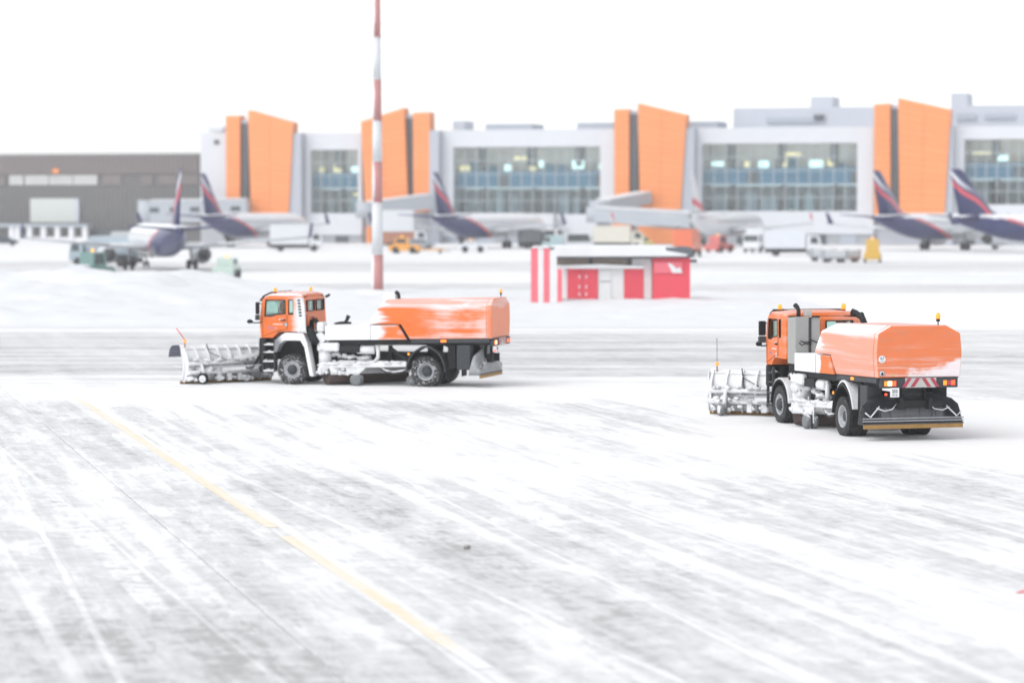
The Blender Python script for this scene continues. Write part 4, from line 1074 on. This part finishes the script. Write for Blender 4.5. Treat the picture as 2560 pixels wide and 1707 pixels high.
    # black block put in so the gap behind the skirt reads as shade
    MB().prism([(2.1, 2.13), (.98, 2.13), (.60, 1.61), (.80, 1.61), (1.05, 2.1), (2.1, 2.1)], -1.17, 1.17).build('gap_dark_block', mat_blk, root)
    # ---- hopper
    pr = [(1.20, 1.615), (1.245, 2.145), (1.245, 2.165), (1.25, 2.32), (1.205, 2.80), (.80, 3.02)]
    pr = pr + [(-a, b) for a, b in pr[::-1]]
    def xf(b): return .92 + (b - 2.145) * .60 if b < 2.155 else 2.15 + (b - 2.16) * (-.68)
    XR = -2.42; n = len(pr)
    vs = [(XR + (.0 if b < 2.9 else .03), a, b) for a, b in pr] + [(xf(b), a, b) for a, b in pr]
    fs = [(i, i + 1, n + i + 1, n + i) for i in range(n - 1)] + [(n - 1, 0, n, 2 * n - 1)]
    fs += [tuple(range(n - 1, -1, -1)), tuple(n + i for i in range(2, n - 2)), (n, n + 1, 2 * n - 2, 2 * n - 1), (n + 1, n + 2, 2 * n - 3, 2 * n - 2)]
    def hopfn(t, x, y, z, st, bl, sp, nx, ny, nz):
        front = t.ss(x + (st - .5) * 2.2 + t.ss(z, 2.9, 2.1) * -.15, 1.40, 1.90)
        if one:
            sm = t.ss(st * .6 + bl * .4, .44, .62) * t.ss(x + (st - .5) * 1.5, .5, -.6) * t.ss(x, -2.34, -2.15)
            low = t.ss(z + (st - .5) * .5, 1.86, 1.66) * .5
            top = t.ss(z + (st - .5) * .4, 2.70, 2.86) * t.ss(st, .40, .58) * .8
            rear = t.ss(x, -2.05, -2.3) * .10
            return front + sm * .55 + low * .6 + top * .55 + rear + t.ss(nz, .6, .95) * .45
        veil = t.ss(ny, .3, .7) * (.24 + t.ss(st, .46, .66) * .20) + t.ss(z, 2.75, 2.86) * t.ss(ny, .15, .5) * .42
        r = t.ss(nx, -.5, -.9)
        wl = t.ss(z * -1.0 + (bl - .5) * 1.1 + (st - .5) * .8 - y * .42, -2.02, -1.72)
        rear = r * (wl * .85 + .06 + t.ss(t.noise(t.vec(x, y * .5, z * 16.0), 1.0, 5, .6), .50, .66) * t.ss(z + (bl - .5) * .8, 2.75, 2.0) * .38 + t.ss(sp, .58, .7) * t.ss(z, 2.45, 2.0) * .22)
        return front * t.ss(z, 2.2, 2.5) * .9 + veil + rear + t.ss(nz, .6, .95) * .5
    hop = MB().add(vs, fs).build('hopper', body_mat('hopper_paint_%d' % v, hopfn), root, .035, 3)
    for s in (1, -1):
        MB().tube([(-2.22, s * 1.206, 1.62), (-2.22, s * 1.252, 2.16), (-2.22, s * 1.257, 2.32), (-2.22, s * 1.211, 2.80), (-2.22, s * .80, 3.03)], .006, 5).build('door_seam', mat_oj, hop)
    box('hopper_sill', mat_chas, root, -2.40, .58, -1.16, 1.16, 1.585, 1.612)
    bk = beacon(root, -2.25, -.62, 3.14, .8 if one else 1.0)
    MB().tube([(-2.25, -.62, 3.0), (-2.25, -.62, 3.13)], .018, 6).build('beacon_stalk', mat_chas, bk)
    # exhaust bend and box on the hopper front
    MB().tube([(1.35, .1, 2.96), (1.34, .1, 3.12), (1.38, .1, 3.22), (1.46, .1, 3.27)], [.065, .06, .065, .07], 10).build('exhaust_bend', mat_chas, root)
    if one: box('air_filter', mat_caked2, root, 1.45, 1.95, -.5, .1, 3.06 if False else 2.62, 3.24, .05)
    # ---- between cab and tank
    if one:
        for k, dy in enumerate((.0, .10, .20)):
            MB().tube([(4.46, .62 + dy, 2.0), (4.40, .64 + dy, 2.28), (4.28, .66 + dy, 2.34), (4.16, .72 + dy, 2.18), (4.12, .80 + dy, 1.85), (4.05, .92 + dy * .5, 1.45)], .05, 8).build('hose', mat_chas2 if k == 1 else mat_blk, root)
        MB().tube([(4.44, 1.0, 2.05), (4.30, 1.12, 1.85), (4.2, 1.16, 1.65), (4.02, 1.18, 1.48)], [.11, .16, .17, .10], 10).build('air_duct', mat_blk, root)
        box('hydraulic_tank', mat_caked, root, 3.80, 4.10, .75, 1.18, 1.88, 2.25, .08)
        MB().lathe([(.18, .78), (.2, .8), (.2, 1.16), (.18, 1.19)], (3.95, 0, 1.68), 'y', 20).build('air_cylinder', mat_caked, root)
        box('bracket', mat_chas, root, 3.77, 4.12, .8, 1.15, 1.84, 1.88)
        # air intake tower with louvres behind the door
        ai = MB().prism([(4.72, 1.92), (4.84, 3.12), (4.60, 3.14), (4.50, 2.9), (4.45, 1.9)], 1.205, 1.275).build('air_intake', mat_caked, root, .025)
        for k in range(6): box('louvre', mat_chas2, ai, 4.64 + .012 * k * -1 + .02, 4.77 - .012 * k, 1.274, 1.283, 3.02 - k * .115, 3.09 - k * .115, .004)
        for dx_, w_ in ((.02, .05), (.0, .07)): pass
        # frame and flat black plate on the cab's back wall; the recess shade is painted
        MB().ring([(.28, 1.92), (.98, 1.92), (.98, 2.52), (.28, 2.52)], [(.36, 1.94), (.90, 1.94), (.90, 2.42), (.36, 2.42)], 4.44, 4.498, 'x').build('recess_frame', body_mat('recess_paint', lambda t, x, y, z, st, bl, sp, nx, ny, nz: bl * .2), root, .01)
        box('recess', mat_blk, root, 4.47, 4.499, .36, .90, 1.94, 2.30)
        MB().tube([(3.55, -.3, 2.12), (3.45, -.35, 2.26), (3.40, -.4, 2.42)], [.05, .06, .08], 8).build('filler_pipe', mat_chas, root)
        MB().lump((3.58, -.3, 2.15), (.34, .16, .07), 4, 2, .3).build('cable_bundle', mat_chas, root)
        MB().tube([(4.50, -1.05, 3.12), (4.42, -1.1, 3.16), (4.36, -1.12, 3.22)], .05, 8).build('work_lamp', mat_chas, root)
    else:
        gb = box('grey_cabinet', mat_grey_box, root, 3.80, 4.42, .42, 1.20, 1.78, 3.16, .03)
        box('cabinet_edge', mat_chas2, gb, 3.782, 3.80, .70, .78, 1.85, 3.14)
        MB().tube([(3.77, .70, 2.42), (3.72, .95, 2.42), (3.70, 1.05, 2.46), (3.71, 1.10, 2.40), (3.70, 1.02, 2.33), (3.71, .94, 2.38), (3.76, .72, 2.36)], .018, 6).build('handle_bar', mat_chas, gb)
        MB().tube([(3.78, .70, 3.12), (3.76, .66, 3.16), (3.78, .45, 3.15)], .02, 6).build('conduit', mat_chas, gb)
        MB().tube([(3.77, .74, 2.50), (3.74, .50, 2.40), (3.70, .36, 2.22)], .018, 6).build('cable', mat_chas, gb)
        MB().tube([(4.1, .98, 3.14), (4.1, .98, 3.34), (4.14, 1.0, 3.42), (4.24, 1.03, 3.48)], [.065, .06, .065, .075], 12).build('exhaust_pipe', mat_chas, gb)
        box('cabinet_lamp', mat_dec_g, gb, 4.0, 4.2, .60, .80, 3.162, 3.34, .02)
        box('cabinet_foot', mat_blk, root, 3.82, 4.40, .46, 1.16, 1.3, 1.78)
        MB().tube([(4.3, -.76, 3.28), (4.22, -.84, 3.24), (4.05, -.98, 3.12), (3.98, -1.05, 2.9), (3.98, -1.05, 2.2)], .095, 12).build('air_duct', mat_chas, root)
    # ---- gear between the axles
    box('battery_box', mat_chas, root, 2.5, 3.3, .55, 1.12, 1.18, 1.42, .02)
    MB().lathe([(.10, 1.98), (.15, 2.0), (.15, 2.62), (.10, 2.64)], (0, .92, 1.27), 'x', 18).build('air_tank', mat_caked2, root)
    box('snowed_box', mat_caked, root, 3.25, 4.08, .72, 1.2, 1.2, 1.52, .08)
    MB().tube([(3.85, .9, 1.25), (3.85, .92, .72)], [.24, .22], 14).build('snowed_column', mat_caked, root)
    MB().tube([(1.85, .95, 1.4), (1.85, .95, 1.0), (2.0, .9, .84), (2.5, .8, .80)], .07, 8).build('water_pipe', mat_caked2, root)
    MB().beam((1.45, .8, 1.35), (.70, .95, .86), .07, .09).build('strut', mat_chas, root)
    MB().beam((2.55, .8, 1.25), (3.5, .75, .85), .06, .07).build('strut', mat_chas2, root)
    MB().beam((1.5, .6, 1.4), (1.5, .6, .8), .14, .12).build('lift_ram', mat_chas, root)
    for k, o_ in enumerate(((0, 0), (.05, .06))):
        MB().tube([(1.75, 1.08, .62 + o_[1]), (1.5, 1.14, .50 + o_[1]), (1.2, 1.16, .45 + o_[1]), (.9, 1.14, .50 + o_[1]), (.75, 1.1, .60)], .028, 7).build('hose', mat_caked2 if k else mat_chas2, root)
    # broom unit
    b0, b1 = Vector((3.72, 1.16, .33)), Vector((1.50, -1.16, .33))
    br = MB().tube([b0, b1], .31, 20)
    broom = br.build('broom', plain('broom_bristle', (.07, .05, .045), .9, var=.4, vs=14, snow=.16), root)
    ax_ = (b1 - b0).normalized(); sd_ = Vector((-ax_.y, ax_.x, 0))
    hood = MB(); rings = []
    for e in (b0, b1):
        rings.append([e + sd_ * (.40 * math.cos(R(a))) + Vector((0, 0, .38 * math.sin(R(a)))) for a in range(10, 171, 20)] + [e + sd_ * (.36 * math.cos(R(a))) + Vector((0, 0, .34 * math.sin(R(a)))) for a in range(170, 9, -20)])
    hood.loft(rings, True, True).build('broom_hood', mat_caked, broom)
    fr = MB().beam((3.95, 1.18, .68), (.72, 1.12, .78), .16, .17).build('broom_frame', mat_caked, root, .03)
    MB().beam((3.1, 1.2, .60), (3.1, -.9, .64), .14, .14).build('cross_beam', mat_caked, fr, .02)
    MB().prism([(2.95, .42), (3.0, .72), (2.3, .72), (2.25, .60), (2.5, .40)], 1.14, 1.22).build('castor_bracket', mat_caked, fr, .02)
    MB().prism([(3.95, .35), (4.05, .58), (3.9, .80), (3.5, .84), (3.4, .62), (3.7, .52)], 1.0, 1.24).build('end_plate', mat_caked, fr, .04)
    box('end_motor', mat_chas, fr, 3.55, 3.78, 1.24, 1.30, .36, .52, .02)
    cx_ = 2.58 if one else 2.62
    small_wheel(fr, (cx_, 1.36, .21)); small_wheel(fr, (.62, 1.0, .21), .18)
    MB().tube([(cx_, 1.18, .5), (cx_ + .06, 1.20, .75), (cx_ + .05, 1.2, .92)], .035, 8).build('castor_stem', mat_steel, fr)
    if not one: MB().tube([(2.05, 1.3, .72), (2.04, 1.3, .2)], .02, 6).build('leg_pin', mat_caked2, fr)
    lumps(along((4.0, 1.22, .74), (.9, 1.14, .84), 26, rg, .05), 50 + v, .05, .12, .55).build('packed_snow', mat_caked, fr, stuff=True)
    lumps(along((4.0, 1.2, .45), (2.9, 1.18, .42), 14, rg, .06), 80 + v, .05, .11, .9).build('packed_snow', mat_caked, fr, stuff=True)
    lumps(along((3.9, .9, 1.1), (2.2, .75, .95), 14, rg, .12), 90 + v, .06, .13, .8).build('packed_snow', mat_caked2, root, stuff=True)
    if not one: lumps(along((4.2, 1.05, 1.5), (3.9, 1.0, .7), 16, rg, .14), 97, .10, .2, 1.0).build('packed_snow', mat_caked, root, stuff=True)
    # ---- rear end: light bar, lamps, plate, warning board
    bar = box('light_bar', mat_chas2, root, -2.46, -2.32, -1.12, 1.12, 1.40, 1.60, .015)
    for s in (1, -1):
        box('tail_lamp', mat_orl, bar, -2.485, -2.46, s * .86 + .07, s * .86 + .17, 1.43, 1.53, .01); box('tail_lamp', mat_redl, bar, -2.485, -2.46, s * .86 - .17, s * .86 - .06, 1.43, 1.53, .01)
        box('tail_lamp', mat_hot if s > 0 else mat_dec_r, bar, -2.485, -2.46, s * .86 - .055, s * .86 + .065, 1.43, 1.53, .01)
    plate = box('number_plate', mat_dec_w, root, -2.49, -2.475, .60, .86, 1.22, 1.405, .005)
    Mr = Matrix(((0, 0, -1, -2.494), (-1, 0, 0, .73), (0, 1, 0, 1.355), (0, 0, 0, 1)))
    textmesh('5018', .078, mat_blk, plate, 'plate_text', Mr)
    textmesh('MP 50', .06, mat_blk, plate, 'plate_text', Matrix.Translation((0, 0, -.082)) @ Mr)
    MB().lathe([(.03, -2.50), (.03, -2.45)], (0, .98, 1.30), 'x', 10).build('reflector', mat_redl, root)
    wb = box('warning_board', mat_dec_g, root, -2.475, -2.462, -.48, .42, 1.405, 1.61)
    for s in (1, -1):
        for k in range(2):
            y0 = -.03 + s * (.02 + k * .24); w = .115
            MB().prism([(y0, 1.602), (y0 + s * w, 1.602), (y0 + s * (w + .17), 1.412), (y0 + s * .17, 1.412)], -2.481, -2.4755, 'x').build('chevron', mat_dec_r, wb)
    # blower hood across the tail
    base_p = [(-1.62, .44), (-1.64, .80), (-1.72, 1.18), (-1.86, 1.24), (-1.99, .80), (-2.05, .66), (-2.05, .44)]
    def hoodring(y, top):
        return [(x + (0 if z < .7 else (1 - (top - .44) / .8) * (-1.85 - x) * .35), y, .44 + (z - .44) * (top - .44) / .8) for x, z in base_p]
    def hoodfn(t, x, y, z, st, bl, sp, nx, ny, nz):
        if one: return t.ss(bl, .40, .62) * .55 + t.ss(nz, .1, .5) * .35
        return t.ss(t.noise(t.vec(x, y * 6.0, z * 1.2), 1.4, 5, .6) + t.hump(z, .74, .10, .24) * t.hump(y, 0, .7, 1.3) * .5, .76, .98) * .22 + t.ss(sp, .6, .75) * .04
    hm = body_mat('blower_paint_%d' % v, hoodfn, (.20, .21, .22) if one else (.016, .0175, .024), (.46, .47, .49))
    hd = MB().loft([hoodring(1.46, .80), hoodring(1.40, .98), hoodring(1.20, 1.14), hoodring(.85, 1.24), hoodring(.40, 1.36), hoodring(-.40, 1.36), hoodring(-.85, 1.24), hoodring(-1.20, 1.14), hoodring(-1.40, .98), hoodring(-1.46, .80)], True, False).build('blower_hood', hm, root, .02)
    for zz in (.455, .53, .60): box('hood_rail', mat_chas2 if zz < .5 else mat_steel, hd, -2.085, -2.045, -1.47, 1.47, zz, zz + .035)
    box('scraper', mat_wood, hd, -2.08, -2.03, -1.45, 1.45, .34, .455)
    for s in (1, -1):
        MB().tube([(-2.05, s * 1.40, .78), (-2.09, s * 1.26, .66), (-2.02, s * .98, .94)], .022, 6).build('hood_lever', mat_caked if not one else mat_steel, hd)
        MB().tube([(-2.04, s * 1.06, .90), (-2.06, s * .85, .82), (-2.05, s * .62, .86), (-1.98, s * .45, 1.02)], .016, 6).build('hydraulic_line', mat_caked2, hd)
        MB().beam((-1.98, s * .36, 1.45), (-1.95, s * .36, 1.12), .07, .1).build('lift_arm', mat_blk, hd)
        box('support_post', mat_chas2, root, -1.58, -1.46, s * .98 - .06, s * .98 + .06, .9, 1.44)
    MB().prism([(.40, 1.12), (.36, 1.44), (-.36, 1.44), (-.40, 1.12)], -1.93, -1.75, 'x').build('hood_neck', hm, hd)
    Mh = Matrix(((0, .28, -1, -1.955), (-1, 0, 0, .05), (0, .96, 0, 1.0), (0, 0, 0, 1)))
    textmesh('JBE', .17, mat_dec_g, hd, 'raised_emblem', Mh)
    # ---- stickers
    M62 = lambda X, Y, Z: Matrix(((0, 0, -1, X), (-1, 0, 0, Y), (0, 1, 0, Z), (0, 0, 0, 1)))
    if not one:
        sk = MB().lathe([(.10, -2.4255), (.10, -2.434)], (0, 1.08, 2.12), 'x', 28).build('speed_sticker', mat_dec_w, hop)
        textmesh('62', .11, mat_dec_b, sk, 'sticker_text', M62(-2.437, 1.08, 2.145)); box('sticker_line', mat_dec_b, sk, -2.4375, -2.4345, 1.03, 1.12, 2.055, 2.068)
        sk = MB().lathe([(.08, -2.4255), (.08, -2.434)], (0, 1.08, 1.74), 'x', 24).build('hand_sticker', mat_dec_w, hop)
        MB().ring([(1.08 + .078 * math.cos(R(a)), 1.74 + .078 * math.sin(R(a))) for a in range(0, 360, 15)], [(1.08 + .066 * math.cos(R(a)), 1.74 + .066 * math.sin(R(a))) for a in range(0, 360, 15)], -2.437, -2.4345, 'x').build('sticker_ring', mat_dec_b, sk)
        MB().prism([(1.03, 1.72), (1.05, 1.78), (1.06, 1.75), (1.07, 1.79), (1.085, 1.75), (1.10, 1.78), (1.10, 1.74), (1.12, 1.75), (1.10, 1.69), (1.05, 1.69)], -2.437, -2.4345, 'x').build('hand_print', mat_blk, sk)
        MB().prism([(.80, 1.66), (.72, 1.66), (.76, 1.74)], -2.437, -2.4255, 'x').build('triangle_sticker', plain('yellow_sticker', (.62, .48, .2), .5), hop)
    Md = lambda X, Z: Matrix(((-1, 0, 0, X), (0, 0, 1, 1.2105), (0, 1, 0, Z), (0, 0, 0, 1)))
    sx, sz = 5.23, 2.15
    if one:
        sk = MB().lathe([(.075, 1.203), (.075, 1.2075)], (sx, 0, sz), 'y', 24).build('door_sticker', mat_dec_w, cab); textmesh('62', .085, mat_blk, sk, 'sticker_text', Md(sx, sz))
        MB().ring([(sx + .074 * math.cos(R(a)), sz + .074 * math.sin(R(a))) for a in range(0, 360, 20)], [(sx + .06 * math.cos(R(a)), sz + .06 * math.sin(R(a))) for a in range(0, 360, 20)], 1.2076, 1.2105).build('sticker_ring', mat_blk, sk)
    else:
        sk = MB().lathe([(.06, 1.203), (.06, 1.2075)], (5.35, 0, 1.98), 'y', 24).build('door_sticker', mat_dec_w, cab); textmesh('62', .07, mat_blk, sk, 'sticker_text', Md(5.35, 1.98))
    for x0, x1, z0 in ((5.32, 5.50, 2.32), (5.36, 5.72, 2.145)): box('door_stripe', mat_dec_w, cab, x0, x1, 1.2025, 1.2045, z0, z0 + .025)
    for k in range(5):
        x0 = 5.90 - k * .07
        MB().prism([(x0, 1.98), (x0 - .035, 1.98), (x0 - .015, 2.09 - .01 * k), (x0 + .015, 2.09 - .01 * k)], 1.2025, 1.2045).build('door_print', mat_dec_p if k < 4 else mat_dec_g, cab)
    # ---- snow plow
    E0 = Vector((8.90, 2.05, 0)); pa = R(35); L = 4.0
    lat = Vector((-math.sin(pa), -math.cos(pa), 0)); fw = Vector((math.cos(pa), -math.sin(pa), 0))
    def pp(s, n_, z): return E0 + lat * s + fw * n_ + Vector((0, 0, z))
    sec = [(.10, .06), (-.04, .22), (-.12, .45), (-.14, .72), (-.08, .98), (.05, 1.18), (.22, 1.32)]
    th = .04; rings = []
    for k in range(13):
        s = L * k / 12; ht = 1.06 - .10 * k / 12
        rings.append([pp(s, a, b * ht) for a, b in sec] + [pp(s, a + th, b * ht - .004) for a, b in sec[::-1]])
    plow = MB().loft(rings, True, True).build('plow_blade', mat_plow, root)
    MB().loft([[pp(s, .115, .06), pp(s, .08, .18), pp(s, .05, .18), pp(s, .085, .0)] for s in (0, L)], True, False).build('cutting_edge', mat_wood, plow)
    for k in range(9):
        s = .12 + (L - .24) * k / 8
        MB().loft([[pp(s - .025, a, b * 1.03), pp(s + .025, a, b * 1.03), pp(s + .025, a - .16 + .05 * abs(b - .7), b * 1.03), pp(s - .025, a - .16 + .05 * abs(b - .7), b * 1.03)] for a, b in sec], True, False).build('rib', mat_plow, plow)
    MB().tube([pp(.1, -.30, .42), pp(L - .1, -.30, .42)], .085, 10).build('back_tube', mat_caked, plow)
    MB().tube([pp(.1, -.28, .74), pp(L - .1, -.28, .74)], .075, 10).build('back_tube', mat_caked, plow)
    MB().tube([pp(.1, .06, 1.27), pp(L - .1, .06, 1.19)], .04, 8).build('top_tube', mat_caked, plow)
    # rubber deflector curling forward at the leading end
    if one:
        MB().loft([[pp(-.02, a, z), pp(-.06, a + .0, z)] + [pp(-.06 - o_, a + .30, z - .02), pp(-.02 - o_, a + .30, z - .02)] for a, z, o_ in ((-.02, 1.0, .30), (.02, 1.15, .26), (.06, 1.28, .20), (.10, 1.38, .10), (.12, 1.41, .04))], True, False).build('rubber_flap', mat_flap, plow)
    else:
        MB().loft([[pp(-.03, a - .05, z), pp(-.03, a + .42, z), pp(.01, a + .42, z), pp(.01, a - .05, z)] for a, z in ((0, .12), (-.1, .6), (.0, 1.3))], True, False).build('end_plate', mat_caked, plow)
    # castor wheels on the plow
    for s in (.62,):
        q = pp(s, -.52, .0)
        MB().tube([pp(s, -.24, .72), pp(s, -.36, .70), pp(s, -.46, .50), pp(s, -.52, .24)], .06, 8).build('castor_arm', mat_caked, plow)
        wh = MB().lathe([(.13, .07), (.175, .085), (.205, .05), (.205, -.05), (.175, -.085), (.13, -.07)], (q.x, q.y + .1, .205), 'y', 28).build('castor_wheel', mat_blk if one else bpy.data.materials['grey_castor_tyre'], plow)
        MB().lathe([(.13, .075), (.12, .06), (.05, .07), (.045, .09), (.001, .09)], (q.x, q.y + .1, .205), 'y', 24).build('castor_hub', mat_caked, wh)
    # marker lamp and rod
    q0 = pp(.22, .1, 1.38)
    MB().tube([q0 - Vector((0, 0, .2)), q0 + Vector((0, 0, .10))], .018, 6).build('marker_stalk', mat_chas, plow)
    MB().lathe([(.05, 0), (.06, .03), (.06, .09), (.04, .11)], q0 + Vector((0, 0, .10)), 'z', 14).build('marker_lamp', lamp('marker_orange_%d' % v, (1.0, .22, .05), 1.0), plow)
    tip = Vector((.28, .1, .62)) if one else Vector((.02, 0, .95))
    MB().tube([q0 + Vector((0, 0, .2)), q0 + tip], .020 if one else .008, 5).build('marker_rod', lamp('marker_red', (.75, .12, .10), 0) if one else mat_chas, plow)
    # rods behind the blade
    MB().tube([pp(1.25, -.3, .30), pp(1.05, -.05, 1.42)], .02, 6).build('parking_rod', mat_chas2, plow)
    MB().tube([pp(1.08, -.1, 1.15), pp(1.95, -.3, .74)], .014, 6).build('stay', mat_chas2, plow)
    for s in (1.3, 1.75, 2.2): 
        MB().loft([[pp(s, -.42, z), pp(s + .16, -.42, z), pp(s + .16, -.30, z), pp(s, -.30, z)] for z in (.10, .36)], True, False).build('shoe', mat_caked2, plow, .02)
    # push frame to the truck
    mid = pp(L * .5, -.28, .55)
    for s in (-.45, .45):
        MB().beam((6.3, s, .62), mid + lat * s * -1.0 + Vector((0, 0, -.05)), .14, .16).build('push_arm', mat_caked2, root, .02)
    MB().beam((6.35, .75, .66), pp(.9, -.32, .60), .06, .07).build('angle_ram', mat_steel, root)
    box('mount_plate', mat_chas, root, 6.28, 6.44, -.75, .75, .42, 1.12, .03)
    MB().beam((6.44, .0, 1.05), mid + Vector((-.1, 0, .35)), .12, .12).build('lift_ram', mat_caked2, root)
    for k in range(3): MB().tube([(6.42, .6 + k * .12, 1.0), (6.62, .66 + k * .12, .62 - k * .05), (6.85, .7 + k * .1, .55), (7.0, .6, .72)], .02, 6).build('hose', mat_blk, root)
    lumps([pp(s, -.30 + rg.uniform(-.06, .06), .84 + rg.uniform(-.03, .05)) for s in [rg.uniform(.1, L - .1) for _ in range(30)]], 120 + v, .05, .11, .6).build('packed_snow', mat_caked, plow, stuff=True)
    lumps([pp(s, -.30 + rg.uniform(-.08, .05), .50 + rg.uniform(-.1, .06)) for s in [rg.uniform(.1, L - .1) for _ in range(40)]], 160 + v, .05, .11, .8).build('packed_snow', mat_caked, plow, stuff=True)
    lumps([pp(s, -.36 + rg.uniform(-.05, .05), .22 + rg.uniform(-.08, .06)) for s in [rg.uniform(.1, L - .4) for _ in range(22)]], 190 + v, .04, .10, .9).build('packed_snow', mat_caked2, plow, stuff=True)
    # the body sits on a slight rake, rear end up
    def rake(o):
        if o.type == 'MESH':
            for w in o.data.vertices:
                x, y, z = w.co
                if x < 3.75 and z > 1.32: w.co.z = z + .02 * (3.75 - x) * sst(z, 1.32, 1.48)
                if x > 4.3 and z > 2.4: w.co.z = z - (z - 2.4) * .055
        for c in o.children: rake(c)
    rake(root)
    return root

T1 = make_truck(1, 'orange snow sweeper truck on the left, driving left with its blade angled', at(1065, 967), R(180 - 15))
T2 = make_truck(2, 'orange snow sweeper truck on the right, seen from behind with lit tail lamps', at(2109, 1089), R(90 + 15.2))

# ------------------------------------------------------------------ haze of driven snow
hz = NT('driven_snow_haze'); pv = hz.n('ShaderNodeVolumePrincipled')
pv.inputs['Color'].default_value = (.97, .98, 1.0, 1); pv.inputs['Density'].default_value = .00026
pv.inputs['Anisotropy'].default_value = 0.0
hz.t.links.new(pv.outputs[0], hz.out.inputs['Volume'])
haze = MB().box(-660, 660, -100, 1540, -1.2, 46).build('haze', hz.m); haze['kind'] = 'stuff'
